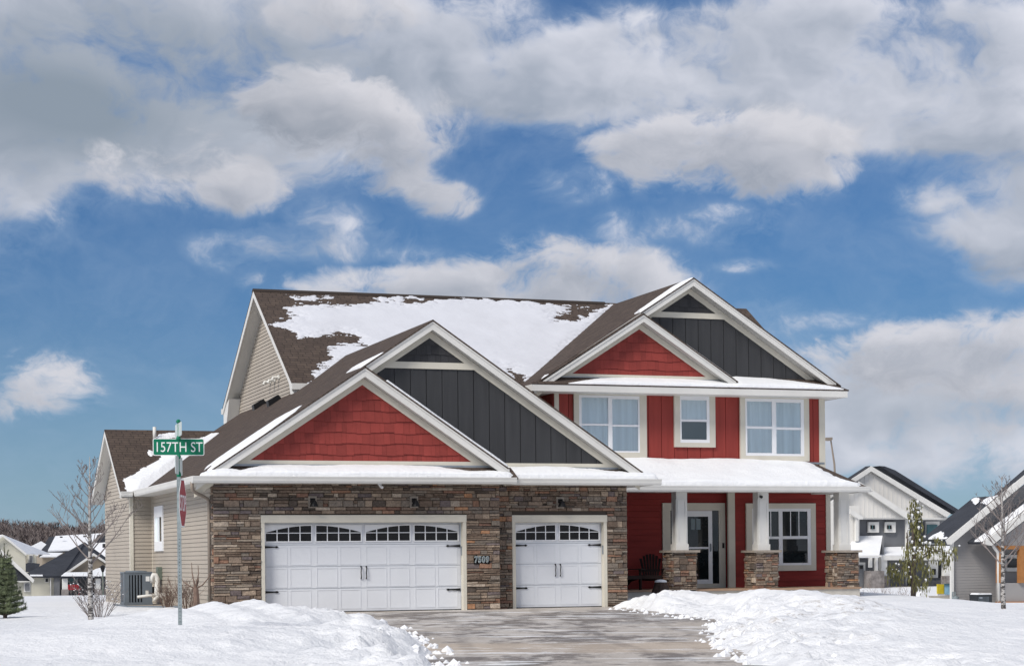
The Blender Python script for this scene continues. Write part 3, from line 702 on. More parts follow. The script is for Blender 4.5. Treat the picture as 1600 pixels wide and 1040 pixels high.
# downspout at the corner
q = at(300, 757, y=-.35)
P_('downspout', lambda mb: mb.tube([(-.54, -.3, 3.07), (-.54, -.3, 2.96), (-.53, -.29, 2.90), (-.49, -.26, 2.855), (-.42, -.2, 2.82), (-.2, -.0, 2.74), (-.12, .07, 2.70), (-.085, .11, 2.65), (-.075, .12, 2.57), (-.075, .12, 2.4), (-.075, .12, .1)], .042, 8), M['downspout'], smooth=True)
c = at(325, 938, x=-.05); P_('outlet_box', lambda mb: (mb.box(-.05, -.014, c[1] - .05, c[1] + .05, c[2] - .0, c[2] + .12), mb.tube([(-.03, c[1], c[2]), (-.03, c[1], c[2] - .3)], .012, 6)), M['greenbox'])
c = at(249, 895, x=-.06); P_('meter_box', lambda mb: mb.box(-.12, -.014, c[1] - .18, c[1] + .18, c[2] - .17, c[2] + .17), M['greenbox'])
# --- wing roof
WX = XW - .34; WR, WZ = yr, 5.09; WF = YN - .45; WS = (WZ - 3.17) / (WR - WF); WB = WR + (WZ - 3.17) / WS
def _f(mb):
    roof_face(mb, [(WX, WF, 3.17), (4.0, WF, 3.17), (4.0, WR, WZ), (WX, WR, WZ)]); roof_face(mb, [(WX, WR, WZ), (4.0, WR, WZ), (4.0, WB, 3.17), (WX, WB, 3.17)])
P_('wing_roof', _f, M['shingle'])
def _f(mb):
    for ya, yb in ((WF, WR), (WB, WR)): mb.prism([(ya, 3.15), (ya, 2.98), (yb, WZ - .2), (yb, WZ - .02)], WX, WX + .03, 'x')
P_('wing_rake', _f, M['fascia'])
P_('wing_soffit', lambda mb: [mb.face([(WX + .03, ya, 3.0), (XW + .01, ya, 3.0), (XW + .01, WR, WZ - .18), (WX + .03, WR, WZ - .18)]) for ya in (WF, WB)], M['soffit'])
gutter('wing_gutter', WX, EX - .11, WF - .1, WF + .01, 3.03, 3.18)
P_('wing_eave', lambda mb: mb.box(WX + .031, XW + .0, WF + .011, YN + .1, 3.03, 3.06), M['soffit'])
roof_snow(H, (WX, WF, 3.185), (1, 0, 0), (0, WR - WF, WZ - 3.17), 4.5, 3.6, [[(197, 770), (196, 748), (225, 732), (262, 705), (300, 688), (345, 672), (348, 690), (300, 715), (262, 745), (236, 764), (225, 775)],
   [(240, 692), (250, 678), (275, 675), (277, 681), (255, 684)], [(229, 707), (233, 702), (240, 706), (236, 711)]], th=.09, res=.035, rag=.05, seed=17)
for px, py, z_ in ((241.5, 686, .5),):
    q = on_plane(px, py, (0, WF, 3.17), np.array([0, -WS, 1.]))
    P_('vent_pipe', lambda mb: mb.tube([(q[0], q[1], q[2] - .05), (q[0], q[1], q[2] + .36)], .05, 10), M['pvc'], smooth=True)
# --- main block: left gable wall and long front slope
GX = 3.55; ME, MZE = 7.2, 6.1; MRY, MRZ = 12.3, 9.36; MB_Y = 17.3; S3 = (MRZ - MZE) / (MRY - ME); S3b = (MRZ - 6.2) / (MB_Y - MRY)
def _f(mb):
    x = GX + .42
    lap_wall(mb, [(-17.0, 3.0), (-7.75, 3.0), (-7.75, 6.2), (-MRY, MRZ - .15), (-17.0, 6.2)], frame_x(x), .105, .016, .009)
    mb.box(x + .01, 19.6, 7.8, 7.9, 3, 6.0); mb.box(19.5, 19.6, 6.7, 16.9, 0, 6.1)
P_('upper_side_wall', _f, M['beige'])
def _f(mb):
    roof_face(mb, [(GX, ME, MZE), (10.3, ME, MZE), (15.15, MRY, MRZ), (GX, MRY, MRZ)])
    roof_face(mb, [(15.15, MRY, MRZ), (19.9, MRY, MRZ - .02), (19.9, ME, MZE - .02), (15.15, ME, MZE - .02)])
    roof_face(mb, [(GX, MRY, MRZ), (19.9, MRY, MRZ - .02), (19.9, MB_Y, 6.2), (GX, MB_Y, 6.2)])
P_('main_roof', _f, M['shingle'])
P_('ridge_cap', lambda mb: mb.prism([(MRY - .14, MRZ - .07), (MRY, MRZ + .03), (MRY + .14, MRZ - .07), (MRY, MRZ)], GX - .01, 14.9, 'x'), M['shingle'])
def _f(mb):
    mb.prism([(ME, MZE - .02), (ME, MZE - .22), (MRY, MRZ - .24), (MRY, MRZ - .02)], GX + .005, GX + .035, 'x'); mb.prism([(MB_Y, 6.18), (MB_Y, 5.98), (MRY, MRZ - .24), (MRY, MRZ - .02)], GX + .005, GX + .035, 'x')
    mb.prism([(MB_Y, 6.15), (MB_Y, 5.66), (MB_Y - .5, 5.66), (MB_Y - .95, 6.42)], GX + .036, GX + .4, 'x')
    mb.prism([(ME, 6.0), (ME, 5.78), (ME + .35, 5.78), (ME + .6, 6.3)], GX + .036, GX + .4, 'x')
    mb.box(GX - .02, 10.1, ME - .1, ME + .02, 5.93, 6.1); mb.box(GX - .02, 5, MB_Y, MB_Y + .12, 6.0, 6.17)
    mb.box(GX + .4, 10.1, ME + .021, 7.79, 5.88, 5.90)
P_('main_fascia', _f, M['fascia'])
P_('main_soffit', lambda mb: (mb.face([(GX + .035, ME, MZE - .2), (GX + .45, ME, MZE - .2), (GX + .45, MRY, MRZ - .22), (GX + .035, MRY, MRZ - .22)]), mb.face([(GX + .035, MB_Y, 6.0), (GX + .45, MB_Y, 6.0), (GX + .45, MRY, MRZ - .22), (GX + .035, MRY, MRZ - .22)])), M['soffit'])
for px, py in ((422.5, 596), (429.5, 593.5), (436, 589)):
    c = at(px, py, x=GX + .4); P_('wall_vent', lambda mb: (mb.box(GX + .37, GX + .40, c[1] - .10, c[1] + .10, c[2] - .05, c[2] + .06), mb.tube([(GX + .38, c[1], c[2]), (GX + .22, c[1], c[2] - .02), (GX + .2, c[1], c[2] - .09)], .045, 8)), M['pvc'])
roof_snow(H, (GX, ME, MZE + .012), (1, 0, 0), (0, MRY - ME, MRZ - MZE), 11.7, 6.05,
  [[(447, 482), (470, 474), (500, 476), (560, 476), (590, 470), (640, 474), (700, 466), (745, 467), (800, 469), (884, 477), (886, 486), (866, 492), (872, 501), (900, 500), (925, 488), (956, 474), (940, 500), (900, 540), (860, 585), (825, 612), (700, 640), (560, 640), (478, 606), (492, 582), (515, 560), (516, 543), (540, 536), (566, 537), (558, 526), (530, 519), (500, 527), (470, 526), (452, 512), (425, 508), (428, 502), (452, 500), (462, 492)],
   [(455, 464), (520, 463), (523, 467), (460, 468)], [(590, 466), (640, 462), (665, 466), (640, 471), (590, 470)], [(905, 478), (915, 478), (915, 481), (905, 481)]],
  ms=M['greysnow'], th=.055, res=.03, rag=.17, rscale=9.0, seed=21, minus=[[(786, 574), (800, 576), (822, 590), (828, 604), (812, 600)], [(632, 466), (660, 468), (655, 473), (640, 474)]])
# --- front block, upper floor
WY = 6.5; UX0 = float(at(868.5, 640, y=WY)[0]) - .08; UX1 = float(at(1286.5, 650, y=WY)[0])
UA, UZ = 15.15, 9.29; UR, URZ = 13.47, 8.16; YUB, YUR, YWR = 6.1, 5.85, 6.2; UE0, UE1 = 10.02, 19.92; YF = 5.68; UB = 6.42
def zu(x): return UZ - S2 * abs(x - UA)
gable_trim(UR, URZ, UE0 + .1, 16.35, S2, YUR, YWR, .22, .17)
gable_trim(UA, UZ, UE0 + .3, 19.75, S2, YUB, WY, .23, .17)
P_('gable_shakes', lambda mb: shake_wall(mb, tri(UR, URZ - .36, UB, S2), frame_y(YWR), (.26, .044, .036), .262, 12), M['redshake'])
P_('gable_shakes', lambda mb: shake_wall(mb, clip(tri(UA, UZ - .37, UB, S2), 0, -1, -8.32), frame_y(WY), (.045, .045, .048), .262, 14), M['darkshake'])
P_('gable_battens', lambda mb: batten_wall(mb, clip(tri(UA, UZ - .37, UB, S2), 0, 1, 8.18), frame_y(WY), .405, .2), M['dark'])
P_('collar_beam', lambda mb: mb.prism([(UA - 1.30, 8.17), (UA + 1.30, 8.17), (UA + 1.08, 8.33), (UA - 1.08, 8.33)], WY - .045, WY + .01), M['trim'])
def _f(mb):
    mb.box(UR - 2.6, UR + 2.65, YWR - .028, YWR + .01, UB - .05, UB + .03); mb.box(16.2, UA + 4.4, WY - .028, WY + .01, UB - .05, UB + .03)
P_('base_trim', _f, M['trim'])
P_('flashing', lambda mb: (mb.box(UR - 2.9, UR + 2.8, YWR - .04, YWR + .01, UB - .13, UB - .05), mb.box(16.2, UA + 4.55, WY - .04, WY + .01, UB - .13, UB - .05)), M['flash'])
def _f(mb):
    roof_face(mb, [(UE0, YUR - .03, zu(UE0) + .012), (UR, YUR - .03, URZ + .03), (UR, YUB, URZ + .03), (UE0, YUB, zu(UE0) + .012)], udir=(0, 1, 0))
    y2 = lambda x: ME + (zu(x) - MZE) / S3
    roof_face(mb, [(UE0, YUB, zu(UE0) + .012), (UR, YUB, zu(UR) + .012), (UR, y2(UR), zu(UR) + .012), (UE0, y2(UE0) + .05, zu(UE0) + .012)], udir=(0, 1, 0))
    roof_face(mb, [(UR, YUB - .03, zu(UR) + .012), (UA, YUB - .03, UZ + .012), (UA, MRY, UZ + .012), (UR, y2(UR), zu(UR) + .012)], udir=(0, 1, 0))
    roof_face(mb, [(UA, YUB - .03, UZ + .012), (UE1, YUB - .03, zu(UE1) + .012), (UE1, MRY - 4.6, zu(UE1) + .012), (UA, MRY, UZ + .012)], udir=(0, 1, 0))
    roof_face(mb, [(UR, YUR - .03, URZ + .012), (16.42, YUR - .03, URZ - S2 * (16.42 - UR) + .012), (16.42, WY, URZ - S2 * (16.42 - UR) + .012), (UR, WY, URZ + .012)], udir=(0, 1, 0))
    zt = UB - .07; ze = 6.11
    roof_face(mb, [(UE0 - .03, YF, ze), (16.6, YF, ze), (16.6, YWR - .03, zt), (UE0 + .5, YWR - .03, zt)])
    roof_face(mb, [(16.0, YF, ze + .004), (UE1 + .04, YF, ze + .004), (UE1 - .45, WY - .03, zt + .12), (16.0, WY - .03, zt + .12)])
P_('front_roof', _f, M['shingle'])
def _f(mb):
    mb.box(UE0, UE1, YF + .02, YF + .05, 5.9, 6.085); mb.box(UE0, UE0 + .03, YF + .051, 8.2, 5.9, 6.085); mb.box(UE1 - .03, UE1, YF + .051, 8, 5.9, 6.09)
    mb.box(UE0 + .031, UE1 - .031, YF + .051, WY - .02, 5.905, 5.93)
    mb.box(UE0 + .031, UX0 - .03, WY - .019, 8, 5.905, 5.93); mb.box(UX1 + .01, UE1 - .031, WY - .019, 8, 5.905, 5.93)
P_('eave_fascia', _f, M['fascia'])
roof_snow(H, (UE0, YF + .01, 6.125), (1, 0, 0), (0, YWR - YF, UB - .07 - 6.11), 6.7, .58, [[(870, 605), (880, 599), (935, 590), (1005, 587), (1060, 590), (1120, 594), (1160, 598), (1160, 612), (1000, 612), (870, 606)]], th=.08, res=.03, rag=.03, seed=22)
roof_snow(H, (15.9, YF + .01, 6.13), (1, 0, 0), (0, WY - YF, UB + .05 - 6.11), 4.0, .88, [[(1130, 612), (1135, 585), (1190, 588), (1215, 592), (1290, 601), (1318, 607), (1300, 612)]], th=.08, res=.03, rag=.03, seed=23)
roof_snow(H, (UR, YUB - .02, zu(UR) + .014), (0, 1, 0), (1, 0, S2), 6.3, 2.0, [[(1083, 432), (1072, 438), (1050, 450), (1000, 485), (970, 503), (958, 520), (985, 502), (1020, 478), (1050, 458), (1086, 436)]], th=.10, res=.03, rag=.02, seed=24, name='rake_snow')
lsn = roof_snow(H, (UE0, YUR - .02, zu(UE0) + .014), (0, 1, 0), (1, 0, S2), 2.5, 4.0, [[(842, 604), (846, 598), (860, 585), (852, 584), (838, 597), (830, 606)]], th=.05, res=.03, rag=.05, seed=25, name='rake_snow')
rake_lip(UR, URZ, UR + 1.3, 16.38, S2, YUR - .02, YUR + .3, 26, .035)
P_('left_return_wall', lambda mb: batten_wall(mb, [(-8.0, 3.6), (-WY, 3.6), (-WY, 5.95), (-8.0, 5.95)], frame_x(UX0 - .0), .3, .3), M['red'])
P_('upper_wall', lambda mb: batten_wall(mb, [(UX0, 3.6), (UX1, 3.6), (UX1, 5.95), (UX0, 5.95)], frame_y(WY), .41, float(at(1033, 650, y=WY)[0] - UX0) % .41), M['red'])
x0 = float(at(865.5, 640, y=WY)[0]); x1 = float(at(872.5, 640, y=WY)[0]); x2 = float(at(1279, 650, y=WY)[0])
P_('corner_board', lambda mb: mb.box(x0, x1, WY - .045, WY + .03, 3.7, 5.91), M['trim']); P_('corner_board', lambda mb: mb.box(x2, UX1 + .03, WY - .045, WY + .03, 3.7, 5.91), M['trim'])
def front_window(parts, y, trim, sashes, rail=None, rows=None, curtains=True, grid=None, bx=None):
    "trim = outer px rect (x0,x1,y0,y1); sashes = list of glass px rects"
    xc, yc = (trim[0] + trim[1]) / 2, (trim[2] + trim[3]) / 2
    X = lambda px: float(at(px, yc, y=y)[0]); Z = lambda py: float(at(xc, py, y=y)[2])
    x0, x1, zt, zb = X(trim[0]), X(trim[1]), Z(trim[2]), Z(trim[3]); fx0, fx1, fzt, fzb = X(parts[0]), X(parts[1]), Z(parts[2]), Z(parts[3])
    o = P_('window', lambda mb: (mb.box(x0, fx0, y - .08, y + .005, zb, zt), mb.box(fx1, x1, y - .08, y + .005, zb, zt), mb.box(fx0, fx1, y - .0795, y + .005, fzt, zt), mb.box(fx0, fx1, y - .0795, y + .005, zb, fzb)), M['trim'])
    fr = MB(); y = y - .034
    G = [(X(a), X(b), Z(d), Z(c), k) for (a, b, c, d, k) in sashes]
    # sash frame: fill around the glass rectangles column by column
    xs = sorted({g[0] for g in G} | {g[1] for g in G}); cols = {}
    for g in G: cols.setdefault((g[0], g[1]), []).append(g)
    ck = sorted(cols); prev = fx0
    for (a, b) in ck:
        fr.box(prev, a, y - .04, y - .004, fzb, fzt); zz = fzb
        for g in sorted(cols[(a, b)], key=lambda g: g[2]): fr.box(a, b, y - .0395, y - .004, zz, g[2]); zz = g[3]
        fr.box(a, b, y - .0395, y - .004, zz, fzt); prev = b
    fr.box(prev, fx1, y - .04, y - .004, fzb, fzt)
    build('sash', fr, M['white'], o)
    for (a, b, z0, z1, k) in G:
        g = MB(); g.face([(a, y - .013, z0), (b, y - .013, z0), (b, y - .013, z1), (a, y - .013, z1)]); build('pane', g, M['pane'] if k == 'c' or k == 'd' else M['glass'], o)
        if k in 'cd':
            c = MB(); n = 36; yy = lambda t: y - .004 + .0045 * math.sin(t * (b - a) * 42 + a * 3) * (1 if k == 'c' else 0)
            for i in range(n): t0, t1 = i / n, (i + 1) / n; c.face([(a + (b - a) * t0, yy(t0), z0), (a + (b - a) * t1, yy(t1), z0), (a + (b - a) * t1, yy(t1), z1), (a + (b - a) * t0, yy(t0), z1)])
            build('curtain', c, M['curtain'] if k == 'c' else M['curtain2'], o, smooth=True)
        if k == 'g':
            c = MB()
            for t in (1 / 3, 2 / 3): c.box(a + (b - a) * t - .014, a + (b - a) * t + .014, y - .02, y - .0165, z0, z1)
            build('grid_bars', c, M['white'], o)
    return o
def pane_mat():
    m = bpy.data.materials.new('clear_pane'); m.use_nodes = True; t = NT(m.node_tree); t.n.clear()
    tr = t.new('ShaderNodeBsdfTransparent'); tr.inputs[0].default_value = (.97, .985, .99, 1); gl = t.new('ShaderNodeBsdfGlossy'); gl.inputs[0].default_value = (.9, .95, 1, 1); gl.inputs['Roughness'].default_value = .03
    fr = t.new('ShaderNodeFresnel'); fr.inputs[0].default_value = 1.5; mx = t.new('ShaderNodeMixShader'); t.put(mx.inputs[0], fr.outputs[0]); t.l.new(tr.outputs[0], mx.inputs[1]); t.l.new(gl.outputs[0], mx.inputs[2])
    t.l.new(mx.outputs[0], t.new('ShaderNodeOutputMaterial').inputs[0]); return m
M['pane'] = pane_mat()
front_window((903.5, 998, 618, 706.5), WY, (895.5, 1009, 608, 716.5), [(908.3, 949.6, 621.5, 662, 'c'), (956, 996.5, 623, 663, 'c'), (908.3, 949.6, 665, 703, 'c'), (956, 996.5, 666, 704, 'c')])
front_window((1061, 1107, 619, 691.5), WY, (1052, 1116, 609, 698.5), [(1064, 1103.5, 625, 655, 'c'), (1064, 1103.5, 658.5, 686.5, 'd')])
front_window((1163, 1254.5, 623, 712), WY, (1155, 1262.5, 610, 720), [(1166.5, 1205.5, 627.5, 666, 'c'), (1212, 1250.5, 628.5, 667, 'c'), (1166.5, 1205.5, 670, 707.5, 'c'), (1212, 1250.5, 671, 708.5, 'c')])
# --- porch
YP = 4.3; DZ = .335; WL = 6.3; WD = 6.52; XC = float(at(1148, 850, y=WL)[0]); XR = float(at(1296.5, 850, y=WL)[0])
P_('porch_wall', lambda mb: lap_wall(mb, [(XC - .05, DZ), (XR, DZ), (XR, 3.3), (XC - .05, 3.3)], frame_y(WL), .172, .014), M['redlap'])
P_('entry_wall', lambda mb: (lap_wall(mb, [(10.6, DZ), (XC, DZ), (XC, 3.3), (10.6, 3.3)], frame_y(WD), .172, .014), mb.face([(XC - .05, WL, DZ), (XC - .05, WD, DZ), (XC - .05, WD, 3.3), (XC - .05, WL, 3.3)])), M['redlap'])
xa_ = float(at(1137.5, 850, y=WL)[0])
P_('corner_board', lambda mb: mb.box(xa_, XC, WL - .035, WL + .05, DZ, 3.1), M['trim']); P_('corner_board', lambda mb: mb.box(XR - .13, XR + .02, WL - .035, WL + .05, DZ - .3, 3.1), M['trim'])
P_('right_wall', lambda mb: (mb.box(XR - .01, XR + .0, WL + .051, 16.5, -.8, 3.2)), M['beige'])
# front door with sidelights
yc = WD
X = lambda px: float(at(px, 850, y=yc)[0]); Z = lambda py: float(at(1080, py, y=yc)[2])
xa, xb = X(1034.5), X(1132); zt = Z(785.5); zb = DZ
dr = P_('front_door', lambda mb: (mb.box(xa, X(1044.5), yc - .06, yc, zb, zt), mb.box(X(1125), xb, yc - .06, yc, zb, zt), mb.box(X(1044.5), X(1125), yc - .0595, yc, Z(797), zt), mb.box(X(1044.5), X(1125), yc - .0595, yc, zb, Z(911.5)),
   mb.box(X(1044.5), X(1047), yc - .045, yc - .001, Z(911.5), Z(797)), mb.box(X(1122.5), X(1125), yc - .045, yc - .001, Z(911.5), Z(797))), M['trim'])
def _f(mb):
    a, b = X(1068), X(1112); mb.box(a, X(1073.5), yc - .05, yc - .001, Z(911.5), Z(797.5)); mb.box(X(1106), b, yc - .05, yc - .001, Z(911.5), Z(797.5))
    mb.box(X(1073.5), X(1106), yc - .0495, yc - .001, Z(806.5), Z(797.5)); mb.box(X(1073.5), X(1106), yc - .0495, yc - .001, Z(911.5), Z(905)); mb.box(X(1073.5), X(1106), yc - .0495, yc - .001, Z(857), Z(854))
sd = P_('storm_door', _f, M['white'], dr)
P_('door_glass', lambda mb: (mb.box(X(1073.5), X(1106), yc - .03, yc - .002, Z(905), Z(857)), mb.box(X(1073.5), X(1106), yc - .03, yc - .002, Z(854), Z(806.5))), M['glass'], sd)
P_('fanlight_glass', lambda mb: (mb.box(X(1079), X(1085.5), yc - .036, yc - .031, Z(827), Z(810)), mb.box(X(1087.5), X(1094), yc - .036, yc - .031, Z(827), Z(810))), M['curtain2'], sd)
P_('sidelight', lambda mb: (mb.box(X(1047), X(1068), yc - .02, yc - .0015, Z(911.5), Z(797)), mb.box(X(1112), X(1122.5), yc - .02, yc - .0015, Z(911.5), Z(797))), M['glass'], dr)
P_('door_handle', lambda mb: (mb.tube([(X(1109), yc - .06, Z(861)), (X(1109), yc - .10, Z(858)), (X(1109), yc - .10, Z(852)), (X(1109), yc - .06, Z(849))], .012, 6), mb.box(X(1108), X(1110), yc - .062, yc - .05, Z(861), Z(849))), M['flash'], sd)
P_('doorbell', lambda mb: mb.box(X(1127), X(1130), yc - .085, yc - .06, Z(856), Z(848)), M['black'], dr)
front_window((1174, 1265.5, 794, 882.5), WL, (1164.5, 1273, 786, 891.2), [(1180, 1216, 798.5, 837.5, 'g'), (1222, 1261, 798.5, 837, 'g'), (1180, 1216, 841.5, 879, 'k'), (1222, 1261, 841.5, 879, 'k')])
# deck, foundation
xs = float(at(1168, 920, y=YP - .1)[0]); XD = float(at(1345, 920, y=YP - .1)[0])
P_('porch_deck', lambda mb: (mb.box(xs, XD, YP - .14, WL, DZ - .05, DZ), mb.box(10.63, xs - .001, YP + .05, WD + .0, DZ - .05, DZ + .0)), M['deck'])
P_('porch_foundation', lambda mb: (mb.box(xs + .01, XD - .03, YP - .1, WL + .1, -.9, DZ - .05), mb.box(10.63, xs + .009, YP + .1, WD, -.9, DZ - .05)), M['concrete'])
# piers and columns
def pier(px0, px1, py_b, pxc0, pxc1, seed):
    x0 = float(at(px0, 890, y=YP)[0]); w_ = .68; x1 = x0 + w_; zt = float(at(px0 + 20, 862.5, y=YP)[2]); y0, y1 = YP, YP + .66
    o = P_('stone_pier', lambda mb: (stones(mb, x0, x1, DZ - .02, zt, frame_y(y0), (), seed, .95, .34), stones(mb, -y1, -y0, DZ - .02, zt, frame_x(x0), (), seed + 1, .95, .34), mb.box(x0 + .011, x1 - .0, y0 + .011, y1, DZ - .05, zt, (.03, .026, .022)),
       stones(mb, y0, y1, DZ - .02, zt, lambda u, v, n: (x1 + n, u, v), (), seed + 2, .95, .34)), M['stone'])
    P_('cap', lambda mb: mb.box(x0 - .10, x1 + .09, y0 - .10, y1 + .08, zt, zt + .065), M['cap'], o)
    cx, cy, h = (x0 + x1) / 2, (y0 + y1) / 2, .165; zt2 = 3.05; b = zt + .065
    co = P_('column', lambda mb: (mb.box(cx - h, cx + h, cy - h, cy + h, b + .001, zt2), mb.box(cx - h - .025, cx + h + .025, cy - h - .025, cy + h + .025, b, b + .17)), M['fascia'])
    def pn(mb):
        for s_ in (0, 1):
            for (a, c, p, q) in ((-.13, -.095, b + .17, zt2 - .2), (.095, .13, b + .17, zt2 - .2), (-.095, .095, b + .17, b + .22), (-.095, .095, zt2 - .25, zt2 - .2)):
                if s_ == 0: mb.box(cx + a, cx + c, cy - h - .014, cy - h - .0005, p, q)
                else: mb.box(cx - h - .014, cx - h - .0005, cy + a, cy + c, p, q)
    P_('panel_frame', pn, M['fascia'], co); return cx, cy, h
pc = [pier(1052.5, 1088, 0, 0, 0, 31), pier(1181, 1216, 0, 0, 0, 35), pier(1308, 1343, 0, 0, 0, 39)]
cx, cy, h = pc[1]; c = at(1187.5, 775, y=cy - h); P_('porch_camera', lambda mb: mb.tube([(c[0], cy - h - .02, c[2]), (c[0], cy - h - .10, c[2] - .02)], [.035, .045], 8), M['black'])
# porch beam, roof, gutter
GE = 3.95; PX1 = float(at(1354, 760, y=GE)[0])
P_('porch_beam', lambda mb: (mb.box(10.64, XD - .05, YP + .06, YP + .52, 3.05, 3.14), mb.box(XD - .45, XD - .06, YP + .521, WL, 3.055, 3.14)), M['fascia'])
P_('porch_ceiling', lambda mb: (mb.box(10.64, XD - .46, YP + .521, WD, 3.10, 3.135), mb.box(10.9, XD + .3, GE + .02, YP + .059, 3.06, 3.09)), M['soffit'])
zpt = float(at(1220, 723, y=WY)[2])
def _f(mb): roof_face(mb, [(10.7, GE, 3.20), (PX1 + .02, GE, 3.20), (PX1 - .28, WY, zpt), (10.7, WY, zpt)]); mb.face([(PX1 + .02, GE, 3.17), (PX1 - .28, WY, zpt - .02), (PX1 - .1, WY + 1.5, zpt - .02), (PX1 + .02, WY + 1.5, 3.17)])
P_('porch_roof', _f, M['shingle'])
gutter('porch_gutter', 10.7, PX1 + .06, GE - .1, GE + .01, 3.045, 3.20)
P_('gutter_end', lambda mb: mb.box(PX1 + .02, PX1 + .14, GE + .011, WL + .2, 3.045, 3.19), M['fascia'])
P_('flashing', lambda mb: mb.box(UX0, UX1, WY - .05, WY - .0455, zpt - .03, zpt + .03), M['flash'])
roof_snow(H, (10.7, GE + .01, 3.212), (1, 0, 0), (0, WY - GE, zpt - 3.2), PX1 - 10.7 - .02, 2.66,
   [[(900, 770), (900, 700), (1100, 714), (1262, 722), (1284, 733), (1306, 745), (1328, 753), (1346, 757), (1350, 770)]], th=.14, res=.035, rag=.06, seed=41)

# ================================================================== ground, snow banks, driveway
DRIVE = [(.6, .75), (10.25, .95), (10.0, 0), (9.3, -3.0), (7.2, -12.2), (4.9, -16.5), (3.75, -19), (2.4, -22.5), (1.25, -25), (1.5, -31), (-3.2, -31), (-2.0, -24), (-.9, -20), (.4, -15), (1.15, -12), (1.5, -9.3), (1.95, -7.2), (2.2, -4.5), (2.3, -2.2), (.6, -1.6)]
def prof(pts, y):
    xs, zs = [], []
    for px, py in pts: q = at(px, py, y=y); xs.append(q[0]); zs.append(q[2])
    return np.array(xs), np.array(zs)
PL = prof([(60, 985), (140, 978), (199, 966), (230, 963), (257, 955), (284, 951), (311, 954), (330, 946), (345, 941), (360, 946), (385, 948), (405, 943), (420, 940), (432, 946), (455, 950), (480, 951), (500, 955), (520, 958), (533, 966), (548, 961), (570, 959), (590, 965), (602, 975), (618, 985)], -9.5)
PR1 = prof([(945, 950), (957, 938), (970, 926), (985, 923), (1000, 924), (1018, 930), (1032, 930), (1050, 922), (1075, 921), (1100, 923), (1125, 929), (1150, 935), (1175, 944), (1200, 944), (1260, 942), (1340, 940)], -1.6)
PR2 = prof([(1120, 985), (1140, 965), (1160, 950), (1175, 936), (1195, 924), (1212, 919), (1228, 921), (1245, 929), (1270, 934), (1300, 938), (1330, 935), (1360, 934), (1400, 941), (1450, 947), (1520, 953), (1600, 961)], -6.0)
